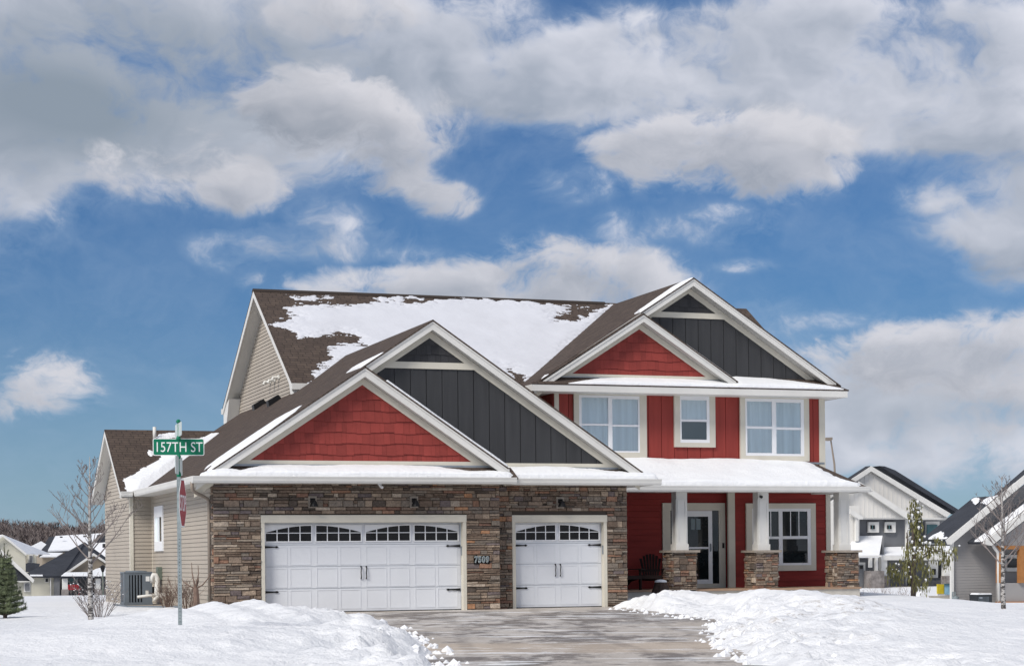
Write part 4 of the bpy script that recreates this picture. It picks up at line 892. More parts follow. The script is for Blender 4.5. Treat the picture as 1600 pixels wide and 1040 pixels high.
def terrain(x, y):
    z = np.full(x.shape, .06) + .06 * (fbm(x * .12, y * .12, 3, 2) - .5)
    z = z - 1.75 * sstep(26, 62, y) * (x < 8) - 1.75 * sstep(12, 55, y) * (x >= 8)
    s = (x - 15.9) * .95 + (y + 9) * -.315
    z = z - .55 * sstep(0, 6, s) * (y > -30) - 1.3 * sstep(5, 45, s)
    z = np.maximum(z, -1.78 + .06 * (fbm(x * .1, y * .1, 2, 9) - .5))
    d = -sdf(x, y, DRIVE)                                        # distance outside the cleared drive
    lump = (fbm(x * 1.1, y * 1.1, 5, 11, .55) - .5); fine = (fbm(x * 4.5, y * 4.5, 4, 21, .6) - .5)
    # left bank
    zl_ = np.interp(x, *PL); gl = np.exp(-np.clip(np.abs(y + 9.2) - .6, 0, 99) ** 2 / (2 * 2.3 ** 2)) * sstep(-14, -9, x + 0 * y)
    left = (x < 3.5)
    bank = .06 + (zl_ - .06) * gl
    plate = .20 * sstep(-8, -14, y) * sstep(-31, -27, y); near = .30 * np.exp(-((x + 4.5) / 3.0) ** 2 - ((y + 21.5) / 2.2) ** 2) + .20 * np.exp(-((x + 9.5) / 3.0) ** 2 - ((y + 17) / 2.6) ** 2)
    zL = np.maximum(bank, .06 + plate * .55) + near
    z1 = np.interp(x, *PR1); g1 = np.exp(-np.clip(np.abs(y + 1.9) - .4, 0, 99) ** 2 / (2 * 1.25 ** 2)) * (x > 9.3)
    z2 = np.interp(x, *PR2); g2 = np.exp(-np.clip(np.abs(y + 6.3) - .5, 0, 99) ** 2 / (2 * 2.2 ** 2)) * sstep(9, 10.2, x) if False else np.exp(-np.clip(np.abs(y + 6.3) - .5, 0, 99) ** 2 / (2 * 2.2 ** 2)) * (x > 8.6)
    zR = .06 + np.maximum((z1 - .11) * g1, 0) + 0
    zR = np.maximum(zR, .06 + (z2 - .07) * g2)
    nr = .52 * np.exp(-((x - 7.9) / 1.7) ** 2 - ((y + 14.5) / 2.4) ** 2) + .34 * np.exp(-((x - 5.6) / 2.2) ** 2 - ((y + 20.5) / 2.2) ** 2) + .16 * np.exp(-((x - 3.9) / 1.4) ** 2 - ((y + 24.5) / 1.8) ** 2)
    zR = zR + nr
    inbank = (y < 3) & (y > -31) & (s < 3)
    zz = np.where(x < 4.0 + np.clip(-y - 12, 0, 20) * -.16, zL, zR)
    zz = np.where(s > 0, np.minimum(zz, .1 - .3 * sstep(0, 3, s)), zz) if False else zz
    w_ = sstep(4.0, 1.5, y); zfin = z + (zz - .06) * w_
    amp = np.clip((zfin - .02) * .9, 0, 1) * np.exp(-np.clip(d - 1.2, 0, 99) / 3.5)
    calm = .10 + .90 * np.exp(-np.clip(d - .3, 0, 99) / 2.6)
    zfin = zfin + (lump * .34 + fine * .13) * calm * w_ * sstep(-.2, .8, d)
    ridg = (1 - np.abs(fbm(x * 2.3, y * 2.3, 4, 55) * 2 - 1)); zfin = zfin + (ridg - .8) * .18 * np.exp(-np.clip(d - .2, 0, 99) / 1.4) * w_
    cell = worley(x * 1.55 + fbm(x * 2, y * 2, 2, 5), y * 1.55, 3); cell2 = worley(x * 4.2, y * 4.2 + fbm(x * 5, y * 5, 2, 6), 8)
    crumb = np.exp(-np.clip(d - .35, 0, 99) / 1.5) * w_; zfin = zfin + ((.60 - cell) * .17 + (.55 - cell2) * .09) * crumb * (.35 + 1.1 * fbm(x * .45, y * .45, 2, 71))
    edge = d + (fbm(x * .9, y * .9, 4, 31) - .5) * 1.0
    zfin = np.where(d < 2.5, -.07 + (zfin + .07) * sstep(-.12, .75, edge), zfin)
    # nothing pushes into the garage or porch
    ins = ((x > .02) & (x < 10.6) & (y > .05) & (y < 14)) | ((x > 10.6) & (x < 19.4) & (y > 4.35) & (y < 15)); zfin = np.where(ins, -.4, zfin)
    dirt = np.exp(-(((x - 5.2) / 1.5) ** 2 + ((y + 19.3) / 1.6) ** 2)) * 1.0 + .8 * np.exp(-(((x - 6.8) / 2.2) ** 2 + ((y + 17.0) / 1.2) ** 2)) + .6 * np.exp(-(((x - 3.0) / 1.2) ** 2 + ((y + 23) / 1.5) ** 2)) + .55 * np.exp(-np.clip(d, 0, 9) / .35) * (x > 3) + .5 * np.exp(-(((x - 8) / 1.3) ** 2 + ((y + 16) / 1.0) ** 2)) + .35 * np.exp(-(((x + 7.2) / 1.6) ** 2 + ((y + 13.5) / .8) ** 2))
    return zfin, dirt
def tz(x, y): return float(terrain(np.array([[float(x)]]), np.array([[float(y)]]))[0][0, 0])
xs_ = np.arange(-13, 22, .085); ys_ = np.arange(-29, 6.2, .085); gx, gy = np.meshgrid(xs_, ys_); gz, gd = terrain(gx, gy)
# one sheet: the same grid runs out to the horizon with ever wider cells
def axis(core, lo, hi):
    a = [core[0]]; st = .3
    while a[-1] > lo: a.append(a[-1] - st); st *= 1.14
    b = [core[-1]]; st = .3
    while b[-1] < hi: b.append(b[-1] + st); st *= 1.14
    return np.concatenate([np.array(a[:0:-1]), core, np.array(b[1:])])
xs_ = axis(xs_, -900, 1100); ys_ = axis(ys_, -300, 1400); gx, gy = np.meshgrid(xs_, ys_); gz, gd = terrain(gx, gy)
gz = gz + sstep(330, 600, gy) * 5
gz = np.where(gy < -30.5, -.30, gz)
sg = grid_mesh('snow_ground', gx, gy, gz, M['gsnow'], attr=('dirt', gd)); tag(sg, 'snow covered ground with ploughed banks beside the drive', None, None, 'structure')
def concrete_drive():
    m = bpy.data.materials.new('worn_concrete'); m.use_nodes = True; t = NT(m.node_tree); b = t.n['Principled BSDF']
    co = t.new('ShaderNodeTexCoord').outputs['Object']; x, y, z = t.sep(co)
    rot = t.comb(t.math('ADD', t.math('MULTIPLY', x, .94), t.math('MULTIPLY', y, -.34)), t.math('ADD', t.math('MULTIPLY', x, .34), t.math('MULTIPLY', y, .94)), 0.0)
    sv = t.vmath('MULTIPLY', rot, (.9, .38, 1))
    n1 = t.noise(sv, .35, 9, .66, .9); n2 = t.noise(sv, 1.5, 9, .70, .5); n3 = t.noise(co, 30, 4, .7)
    base = t.mix(t.ramp(n1, .35, .65), (.39, .345, .30), (.54, .505, .47))
    yy = t.sep(rot)[1]
    # damp, dirty patches
    n4 = t.noise(t.vmath('MULTIPLY', rot, (1.6, 3.2, 1)), 2.2, 8, .75, .3); wet = t.ramp(t.math('ADD', t.math('ADD', n2, t.math('MULTIPLY', t.math('SUBTRACT', n1, .5), 1.3)), t.math('MULTIPLY', t.math('SUBTRACT', n4, .5), .75)), .49, .61); inn = t.math('MULTIPLY', t.ramp(yy, 1.2, .2), 1.0)
    base = t.mix(t.math('MULTIPLY', t.math('MULTIPLY', wet, inn), .92), base, (.165, .142, .126))
    # tan sand washed along the gutter line of the street
    band = t.math('MULTIPLY', t.ramp(yy, -16.2, -17.2), t.ramp(yy, -20.4, -19.4)); base = t.mix(t.math('MULTIPLY', band, .75), base, (.47, .39, .31))
    fr = t.noise(t.vmath('MULTIPLY', rot, (.45, 1.9, 1)), .9, 12, .76, .5); ice = t.math('MULTIPLY', t.ramp(fr, .54, .575), t.ramp(yy, 1.0, -.5))
    base = t.mix(t.math('MULTIPLY', ice, .85), base, (.78, .79, .80))
    trk = t.math('SUBTRACT', x, t.math('MULTIPLY', y, .30))
    def track(c): return t.math('MULTIPLY', t.ramp(t.math('ABSOLUTE', t.math('SUBTRACT', t.math('ADD', trk, t.math('MULTIPLY', t.noise(t.vmath('MULTIPLY', co, (0, .12, 0)), 1, 2), 1.2)), c)), .18, .06), t.ramp(n4, .40, .55))
    tk = t.math('MAXIMUM', t.math('MAXIMUM', track(4.6), track(6.3)), t.math('MAXIMUM', track(8.6), track(10.2))); base = t.mix(t.math('MULTIPLY', tk, .38), base, (.15, .13, .12))
    black = t.ramp(t.noise(sv, 2.6, 3, .5, 1.2), .715, .73); base = t.mix(t.math('MULTIPLY', black, .0), base, (.02, .02, .02))
    joint = t.math('LESS_THAN', t.math('ABSOLUTE', t.math('SUBTRACT', t.math('FRACT', t.math('DIVIDE', t.math('ADD', y, 0.15), 3.2)), .5)), .0035)
    base = t.mix(t.math('MULTIPLY', joint, .55), base, (.08, .07, .065))
    base = t.vmath('SCALE', base, sc=t.ramp(n3, .3, .7, .86, 1.14, False))
    t.put(b.inputs['Base Color'], base); t.put(b.inputs['Roughness'], t.ramp(wet, 0, 1, .88, .62)); b.inputs['Specular IOR Level'].default_value = .35
    bn = t.new('ShaderNodeBump'); bn.inputs['Distance'].default_value = .02; bn.inputs['Strength'].default_value = .7; t.put(bn.inputs['Height'], t.math('ADD', n3, t.math('MULTIPLY', n2, 1.5))); t.put(b.inputs['Normal'], bn.outputs[0]); return m
M['drive'] = concrete_drive()
mb = MB(); mb.prism([(-6, -30), (12, -30), (12, 1.2), (-6, 1.2)], -.12, -.0, 'z'); tag(build('driveway', mb, M['drive']), 'worn concrete driveway with damp patches and old ice', None, None, 'structure')
M['asphalt'] = mat('street_asphalt', (.06, .06, .062), .9, (40, .01), (1.5, .2))
mb = MB(); mb.prism([(-300, -60), (300, -60), (300, -30.01), (-300, -30.01)], -.2, -.012, 'z'); tag(build('street', mb, M['asphalt']), 'street in front of the driveway', None, None, 'structure')

cb = MB(); Rc = random.Random(5)
for (cx0, cy0, cx1, cy1, n_) in ((9.6, -1.2, 7.4, -11.5, 70), (7.2, -12.0, 4.3, -18.5, 110), (3.9, -19, 1.6, -25, 90), (2.1, -2.5, 1.6, -9, 60), (1.2, -11.5, -1.8, -24, 110)):
    for k in range(n_):
        t_ = Rc.random(); sd_ = 1 if cx0 > 2.5 else -1; x_ = cx0 + (cx1 - cx0) * t_ + sd_ * abs(Rc.gauss(0, .55)) - sd_ * .25; y_ = cy0 + (cy1 - cy0) * t_ + Rc.gauss(0, .3); z_ = max(0, tz(x_, y_)); r0 = Rc.uniform(.015, .05) * Rc.choice((1, 1, 1, 1.8))
        top = Vector((x_, y_, z_ + r0)); ring = [Vector((x_ + math.cos(a_ * 1.047) * r0 * Rc.uniform(.7, 1.3), y_ + math.sin(a_ * 1.047) * r0 * Rc.uniform(.7, 1.3), z_ + r0 * Rc.uniform(-.1, .5))) for a_ in range(6)]
        for q_ in range(6): cb.face([top, ring[q_], ring[(q_ + 1) % 6]]); a_, b_ = ring[q_], ring[(q_ + 1) % 6]; cb.face([a_, Vector((a_.x, a_.y, z_ - .03)), Vector((b_.x, b_.y, z_ - .03)), b_])
tag(build('snow_clods', cb, M['snow']), 'small clods of snow fallen along the foot of the ploughed banks', 'snow clods', None, 'stuff')

# ================================================================== things in the yard
# --- street sign post
pz = -.1; q = ray(281, 900); base = CAM + q / np.linalg.norm(q[:2]) * 30.3; PXs, PYs = float(base[0]), float(base[1])
SG = thing('street_sign_post', 'galvanised corner post carrying a green 157TH ST blade above an edge-on red stop sign', 'street sign', (PXs, PYs, 0))
mpp = 30.3 / F * 1.0
zpx = lambda py: float(at(281, py, y=PYs)[2])
def _f(mb):
    mb.prism([(-.031, -.012), (-.031, -.026), (.031, -.026), (.031, -.012), (.016, .022), (-.016, .022)], -.3, zpx(745), 'z')
po = MB(); _f(po); o = build('post', po, M['galv'], SG, local=True); rot = YAW + .045; o.rotation_euler = (0, 0, rot)
hl = MB()
for k in range(34): z = -.1 + k * .0508; hl.box(-.005, .005, -.0275, -.0262, z, z + .011)
h_ = build('punched_holes', hl, M['black'], o, local=True)
up = MB(); up.tube([(0, 0, zpx(743)), (0, 0, zpx(655))], .012, 8); o = build('blade_bracket', up, M['green'], SG, local=True)
mb = MB()
for z, hh in ((zpx(741), .05), (zpx(713), .035), (zpx(684), .035), (zpx(658), .03)): mb.lathe([(.02, z - hh), (.036, z - hh * .4), (.034, z + hh * .3), (.018, z + hh)], 0, 0, 10)
build('bracket_cap', mb, M['green'], o, local=True)
def rrect(w_, h_, r, n=5):
    p = []
    for cx_, cy_, a0 in ((w_ / 2 - r, h_ / 2 - r, 0), (-w_ / 2 + r, h_ / 2 - r, 90), (-w_ / 2 + r, -h_ / 2 + r, 180), (w_ / 2 - r, -h_ / 2 + r, 270)):
        for k in range(n + 1): a = math.radians(a0 + 90 * k / n); p.append((cx_ + r * math.cos(a), cy_ + r * math.sin(a)))
    return p
bw, bh = .785, .265; zc = (zpx(685) + zpx(711)) / 2
bl = thing('blade', None, None); 
bpy.data.objects.remove(bl)
mb = MB(); mb.prism(rrect(bw, bh, .03), -.003, .003); b1 = build('street_name_blade', mb, M['signwhite'], SG, local=True); b1.location = (0, -.0, zc); b1.rotation_euler = (0, 0, YAW + .17 + .03)
mb = MB(); mb.prism(rrect(bw - .022, bh - .022, .022), -.0045, .0045); build('green_face', mb, M['green'], b1, local=True)
me = text_mesh('157TH ST', .205, .001); me.materials.append(M['signwhite'])
w0 = max(v.co.x for v in me.vertices) - min(v.co.x for v in me.vertices); h0 = max(v.co.y for v in me.vertices) - min(v.co.y for v in me.vertices); yc_ = (max(v.co.y for v in me.vertices) + min(v.co.y for v in me.vertices)) / 2
for v in me.vertices: v.co = Vector((v.co.x * (.70 / w0), (v.co.y - yc_) * (.152 / h0), v.co.z))
o = bpy.data.objects.new('lettering', me); COL.objects.link(o); o.parent = b1; o.location = (0, -.0062, 0); o.rotation_euler = (math.pi / 2, 0, 0)
az0 = math.atan2(PYs - CAM[1], PXs - CAM[0])                     # line of sight to the post
def edge_blade(z0, z1, tilt):
    mb = MB(); mb.prism(rrect(.76, z1 - z0, .03), -.004, .004); b = build('street_name_blade', mb, M['signback'], SG, local=True); b.location = (0, 0, (z0 + z1) / 2); b.rotation_euler = (0, 0, az0 + tilt); return b
edge_blade(zpx(682), zpx(661), math.radians(7)); edge_blade(zpx(741), zpx(713), math.radians(-8))
oc = .745; zs = (zpx(748) + zpx(823)) / 2
def octo(s): r = s / 2 / math.cos(math.pi / 8); return [(r * math.cos(math.pi / 8 + k * math.pi / 4), r * math.sin(math.pi / 8 + k * math.pi / 4)) for k in range(8)]
mb = MB(); mb.prism(octo(oc), -.002, .002); st = build('stop_sign', mb, M['signwhite'], SG, local=True); ang = az0 - math.radians(8.0)
st.location = (.035 * math.sin(ang) + .02, -.035 * math.cos(ang), zs); st.rotation_euler = (0, 0, ang)
mb = MB(); mb.prism(octo(oc - .045), -.0035, -.0021); build('red_face', mb, M['signred'], st, local=True)
me = text_mesh('STOP', .3, .001); me.materials.append(M['signwhite']); w0 = max(v.co.x for v in me.vertices) - min(v.co.x for v in me.vertices); h0 = max(v.co.y for v in me.vertices); l0 = min(v.co.y for v in me.vertices)
for v in me.vertices: v.co = Vector((v.co.x * (.60 / w0), (v.co.y - (h0 + l0) / 2) * (.25 / (h0 - l0)), v.co.z))
o = bpy.data.objects.new('lettering', me); COL.objects.link(o); o.parent = st; o.location = (0, -.0052, 0); o.rotation_euler = (math.pi / 2, 0, 0)
# --- air conditioner beside the nook
q = at(194.5, 943.5, y=7.25); ax0, ay0, aw, ad, ah = float(q[0]), 7.25, .74, .74, float(at(194.5, 895, y=7.25)[2] - q[2]); az_ = float(q[2])
AC = thing('air_conditioner', 'square slate grey air conditioner with vertical louvres beside the beige side wall', 'air conditioner', (ax0 + aw / 2, ay0 + ad / 2, az_))
for q_ in ((ax0, ax0 + .13, ay0, ay0 + .13), (ax0 + aw - .24, ax0 + aw, ay0, ay0 + .2), (ax0, ax0 + .1, ay0 + ad - .1, ay0 + ad), (ax0 + aw - .1, ax0 + aw, ay0 + .201, ay0 + ad)): P_('corner_panel', lambda mb: mb.box(*q_, az_ + .05, az_ + ah), M['acgrey'], AC)
0 and P_('casing', lambda mb: (mb.box(ax0, ax0 + .13, ay0, ay0 + .13, az_ + .05, az_ + ah), mb.box(ax0 + aw - .24, ax0 + aw, ay0, ay0 + .2, az_ + .05, az_ + ah), mb.box(ax0, ax0 + .1, ay0 + ad - .1, ay0 + ad, az_ + .05, az_ + ah), mb.box(ax0 + aw - .1, ax0 + aw, ay0 + .201, ay0 + ad, az_ + .05, az_ + ah)), M['acgrey'], AC)
P_('top_cover', lambda mb: (mb.box(ax0 - .01, ax0 + aw + .01, ay0 - .01, ay0 + ad + .01, az_ + ah, az_ + ah + .035), mb.lathe([(.30, az_ + ah + .036), (.28, az_ + ah + .06), (.05, az_ + ah + .07)], ax0 + aw / 2, ay0 + ad / 2, 20)), M['acgrey'], AC)
P_('base_pan', lambda mb: mb.box(ax0 - .01, ax0 + aw + .01, ay0 - .01, ay0 + ad + .01, az_ - .02, az_ + .05), M['acgrey'], AC)
P_('coil', lambda mb: mb.box(ax0 + .035, ax0 + aw - .03, ay0 + .04, ay0 + ad - .03, az_ + .051, az_ + ah - .001), M['acdark'], AC)
def _f(mb):
    for k in range(5): x = ax0 + .165 + k * .078; mb.box(x, x + .030, ay0 + .004, ay0 + .05, az_ + .051, az_ + ah - .001)
    for k in range(6): y = ay0 + .16 + k * .085; mb.box(ax0 + .004, ax0 + .05, y, y + .032, az_ + .051, az_ + ah - .001)
    mb.box(ax0 + .131, ax0 + aw - .241, ay0 + .002, ay0 + .03, az_ + ah - .05, az_ + ah - .001)
P_('louvres', _f, M['acgrey'], AC)
P_('rating_plate', lambda mb: (mb.box(ax0 + aw - .17, ax0 + aw - .07, ay0 - .004, ay0 - .0005, az_ + ah - .22, az_ + ah - .09)), M['signwhite'], AC)
P_('service_cover', lambda mb: (mb.box(ax0 + aw - .18, ax0 + aw - .10, ay0 - .006, ay0 - .0005, az_ + .22, az_ + .36)), M['pvc'], AC)
P_('disconnect_box', lambda mb: (mb.box(ax0 + aw - .04, ax0 + aw + .06, ay0 + .02, ay0 + .10, az_ + .28, az_ + .46)), M['black'], AC)
# pvc flue off the side wall
q1 = at(259, 930, x=-.08)
FL = thing('flue_pipe', 'white plastic flue pipe with a hooked top standing out of the beige side wall', 'pipe', (float(q1[0]), float(q1[1]), float(q1[2])))
def A_(px, py): c = at(px, py, y=float(q1[1]) - .0); return (float(c[0]), float(c[1]), float(c[2]))
Y1 = float(q1[1])
P_('riser', lambda mb: mb.tube([(-.005, Y1, A_(255, 930)[2]), A_(249, 930), A_(245, 925), A_(245.5, 915), A_(245.5, 903), A_(243, 898), A_(239.5, 897.5), A_(238, 901), A_(238, 910)], [.075, .075, .07, .065, .065, .065, .06, .055, .05], 12), M['pvc'], FL, smooth=True)
P_('intake', lambda mb: mb.tube([A_(247, 929.5), A_(232, 930), A_(214.5, 932)], .038, 10), M['pvc'], FL, smooth=True)
P_('elbow', lambda mb: mb.tube([A_(247, 931), A_(243, 935), A_(241, 938.5)], .055, 10), M['pvc'], FL, smooth=True)
# timber framed pad / window well
c0 = at(198.5, 953, y=5.9)
WWL = thing('utility_pad', 'low tan concrete pad with a steel edge carrying the grey air conditioner', 'pad', (-1.0, 6.9, 0))
zt_ = az_ - .02; fx = float(at(199, 953, y=6.0)[0])
P_('slab', lambda mb: mb.prism([(fx, 6.0), (-.03, 4.4), (-.03, 8.6), (fx + .0, 8.6)], -.5, zt_ - .005, 'z'), mat('pad_concrete', (.36, .31, .26), .9, (20, .006), (3, .12)), WWL)
P_('steel_edge', lambda mb: mb.prism([(fx - .02, 5.97), (-.03, 4.36), (-.03, 4.40), (fx + .02, 6.03), (fx + .02, 8.6), (fx - .02, 8.6)], zt_ - .03, zt_ + .015, 'z'), M['acgrey'], WWL)
# --- Adirondack chairs
def chair():
    t = thing('adirondack_chair', 'x', 'chair')
    sl_ = MB()
    n = 7
    for k in range(n):
        u = (k - 3) / 3; x = u * .245; top = 1.0 - .13 * u * u; mb_ = sl_; w_ = .034 + .004
        b0, b1_ = Vector((x * .72, .28, .30)), Vector((x * 1.12, .28 + .30, top)); d = (b1_ - b0).normalized(); s_ = Vector((1, 0, 0)); nn_ = d.cross(s_).normalized() * .01
        i = len(mb_.v); ww0, ww1 = .026, .037
        for e, wv in ((b0, ww0), (b1_, ww1)):
            for a, b_ in ((-1, -1), (1, -1), (1, 1), (-1, 1)): mb_.v.append(tuple(e + s_ * wv * a + nn_ * b_))
        for f in ((0, 3, 2, 1), (4, 5, 6, 7), (0, 1, 5, 4), (1, 2, 6, 5), (2, 3, 7, 6), (3, 0, 4, 7)): mb_.f.append(tuple(i + q_ for q_ in f)); mb_.c.append(None); mb_.uv.append(None)
    build('backrest', sl_, M['chair'], t, local=True)
    mb = MB()
    for k in range(6): y = -.26 + k * .105; mb.prism([(y, .37 - .022 * k), (y + .09, .35 - .022 * k), (y + .09, .37 - .022 * k), (y, .392 - .022 * k)], -.28, .28, 'x')
    mb.prism([(-.30, .30), (-.275, .30), (-.275, .40), (-.30, .395)], -.29, .29, 'x'); build('seat', mb, M['chair'], t, local=True)
    mb = MB(); mb.box(-.27, .27, .405, .43, .50, .57); build('back_rail', mb, M['chair'], t, local=True)
    for s_ in (-1, 1):
        mb = MB(); mb.prism([(s_ * .27, -.36), (s_ * .40, -.36), (s_ * .41, -.2), (s_ * .37, .42), (s_ * .29, .42), (s_ * .28, -.1)][::s_], .56, .585, 'z'); build('armrest', mb, M['chair'], t, local=True)
        mb = MB(); mb.prism([(-.29, 0), (-.20, 0), (-.20, .56), (-.29, .56)], s_ * .30, s_ * .335, 'x'); build('leg', mb, M['chair'], t, local=True)
        mb = MB(); mb.prism([(.38, 0), (.58, 0), (.33, .34), (-.28, .40), (-.28, .31), (.16, .22)], s_ * .265, s_ * .295, 'x'); build('leg', mb, M['chair'], t, local=True)
        mb = MB(); mb.prism([(.30, .26), (.37, .26), (.42, .56), (.35, .56)], s_ * .30, s_ * .33, 'x'); build('arm_support', mb, M['chair'], t, local=True)
    return t
ch = chair(); yy0 = 5.35; px_ = at(1018, 920, y=yy0); ch.location = (float(px_[0]), yy0, DZ); ch.rotation_euler = (0, 0, -.36); ch['label'] = 'dark brown slatted adirondack chair on the porch left of the front door'; ch['group'] = 'adirondack chairs on the porch'
c2 = copy_tree(ch); px_ = at(977, 920, y=5.0); c2.location = (float(px_[0]) + .02, 5.0, DZ); c2.rotation_euler = (0, 0, .25); c2['label'] = 'adirondack chair mostly hidden behind the corner of the stone garage'
# --- flared pot
q = at(1033, 929, y=3.2); zb_ = float(q[2]) - .25; zt_ = float(at(1033, 909, y=3.2)[2])
PT = thing('planter', 'flared dark brown planter upside down with snow on top beside the first pier', 'planter', (float(q[0]), 3.2, zb_))
P_('pot', lambda mb: mb.lathe([(.34, zb_), (.27, zb_ + .3), (.17, zt_ - .01), (.165, zt_)], float(q[0]), 3.2, 9), M['wood'], PT)
P_('snow_cap', lambda mb: mb.lathe([(.17, zt_), (.16, zt_ + .04), (.10, zt_ + .065), (.02, zt_ + .075)], float(q[0]) - .01, 3.2, 14), M['snow'], PT, smooth=True)

# ================================================================== plants
def branch(mb, p, d, L, r, depth, R, spread, shr, n_side, up=.15, minr=.0022, sides=6):
    pts = [p]; seg = max(3, int(L / .12)); dd_ = Vector(d).normalized(); q = Vector(p)
    for k in range(seg):
        dd_ = (dd_ + Vector((R.uniform(-1, 1), R.uniform(-1, 1), R.uniform(-.6, 1))) * .07 + Vector((0, 0, up * .12))).normalized(); q = q + dd_ * L / seg; pts.append(q.copy())
    rad = [max(minr, r * (1 - .78 * k / seg)) for k in range(seg + 1)]; mb.tube(pts, rad, sides if depth > 1 else (4 if depth else 3), cap=depth > 1)
    if depth <= 0: return
    for j in range(n_side):
        t = R.uniform(.25, 1.0) if depth < 3 else .25 + .72 * (j + R.random()) / n_side; k = min(seg - 1, int(t * seg)); b = pts[k].lerp(pts[k + 1], t * seg - k if t < 1 else 1)
        a = R.uniform(0, 2 * math.pi); side = Vector((math.cos(a), math.sin(a), 0)); nd = (dd_ * (1 - spread) + side * spread + Vector((0, 0, up))).normalized()
        branch(mb, b, nd, L * shr * R.uniform(.6, 1.1) * (1.15 - .45 * t), max(minr, rad[k] * .55), depth - 1, R, spread, shr, max(2, n_side - 2), up, minr, sides)
def birch(loc, h, r, seed, label, sc_w=.5):
    R = random.Random(seed); t = thing('birch_tree', label, 'tree', loc)
    mb = MB(); pts = [Vector((0, 0, -.25))]; p = Vector((0, 0, 0)); rr = [r * 1.1]
    for k in range(16): pts.append(p.copy()); rr.append(max(.006, r * (1 - k / 15.5) ** .8)); p = p + Vector((R.uniform(-.03, .03), R.uniform(-.03, .03), 1)) * h / 15
    mb.tube(pts, rr, 9); build('trunk', mb, M['birch'], t, local=True, smooth=True)
    mb = MB(); nb = 25
    for j in range(nb):
        u = .34 + .60 * j / nb; k = 1 + u * 15; i = int(k); b = pts[i].lerp(pts[min(i + 1, 16)], k - i); a = j * 2.4 + R.uniform(-.4, .4)
        L = h * sc_w * (1.05 - u) * R.uniform(.75, 1.2) + .12; d = Vector((math.cos(a), math.sin(a), .62 + .5 * u))
        branch(mb, b, d, L, r * .36 * (1.2 - u), 2, R, .50, .50, 5, .26, .0038)
    build('crown', mb, M['twig'], t, local=True); return t
bx, by = at(142, 975, z=.02)[:2]; by += 0
hb = float(at(142, 722, y=by)[2]); birch((float(bx), float(by), tz(bx, by)), hb - .0, .058, 4, 'bare white birch beside the left corner of the beige wall', .42)
q = at(1568, 961, y=-10.5); hb = float(at(1560, 742, y=-10.5)[2]); birch((float(q[0]), -10.5, float(q[2]) - .02), hb - float(q[2]), .055, 9, 'bare white birch in front of the grey cedar trimmed house', .46)
def shrub(loc, h, w_, n, seed, label, m, depth=2, th=.011, snow=False):
    R = random.Random(seed); mb = MB()
    for k in range(n):
        a = R.uniform(0, 6.28); rr = R.random() ** .6; d = Vector((math.cos(a) * w_ / h * rr, math.sin(a) * w_ / h * rr, 1)); b = Vector((math.cos(a) * rr * w_ * .25, math.sin(a) * rr * w_ * .25, -.1))
        branch(mb, b, d, h * R.uniform(.7, 1.1), th, depth, R, .45, .55, 4, .1, .003)
    t = thing('bare_shrub', label, 'shrub', loc); build('branches', mb, m, t, local=True)
    if snow:
        sb = MB(); vs = [v for v in mb.v if v[2] > h * .25]
        for k in range(110):
            v = R.choice(vs); s_ = R.uniform(.008, .02); sb.lathe([(s_ * .5, v[2] - s_ * .2), (s_, v[2] + s_ * .2), (s_ * .4, v[2] + s_ * .8)], v[0], v[1], 6)
        build('snow_clumps', sb, M['snow'], t, local=True, smooth=True)
    return t
q = at(155, 974, y=-3.0); shrub((float(q[0]), -3.0, tz(q[0], -3)), .80, .75, 20, 5, 'bare twiggy shrub dusted with snow behind the left birch', M['twig'], 2, .010, True)
for px, py, hh, ww, sd, lb in ((262, 955, .62, .33, 21, 'brown twiggy shrub left of the street sign post against the beige wall'), (292, 950, .72, .30, 22, 'brown twiggy shrub right of the street sign post against the beige wall')):
    q = at(px, py, x=-.75 if px < 280 else -.55); shrub((float(q[0]), float(q[1]), max(float(q[2]) - .1, tz(q[0], q[1]))), hh, ww, 20, sd, lb, M['brush'], 2, .010)
# cut-back shrub with a few thick upturned stems
q = at(306, 955, x=-.5); R = random.Random(3); mb = MB(); qz = tz(q[0], q[1])
T_ = thing('cut_back_shrub', 'cut back shrub with thick stub and a few long curved stems near the downspout', 'shrub', (float(q[0]), float(q[1]), qz))
mb.tube([(0, 0, -.1), (.02, 0, .3), (.0, 0, .62)], [.10, .07, .06], 8)
for dx_, dz_, l in ((-.5, .30, .55), (-.15, .9, .5), (.12, .9, .45), (.5, .45, .62), (.05, .6, .25), (-.1, .5, .25), (.22, .6, .3)):
    mb.tube([(0, 0, .58), (dx_ * l * .5, R.uniform(-.05, .05), .60 + dz_ * l * .25), (dx_ * l * 1.0, R.uniform(-.1, .1), .62 + dz_ * l * .75), (dx_ * l * 1.15, 0, .62 + dz_ * l * 1.25)], [.022, .016, .011, .006], 6)
build('stems', mb, M['brush'], T_, local=True)
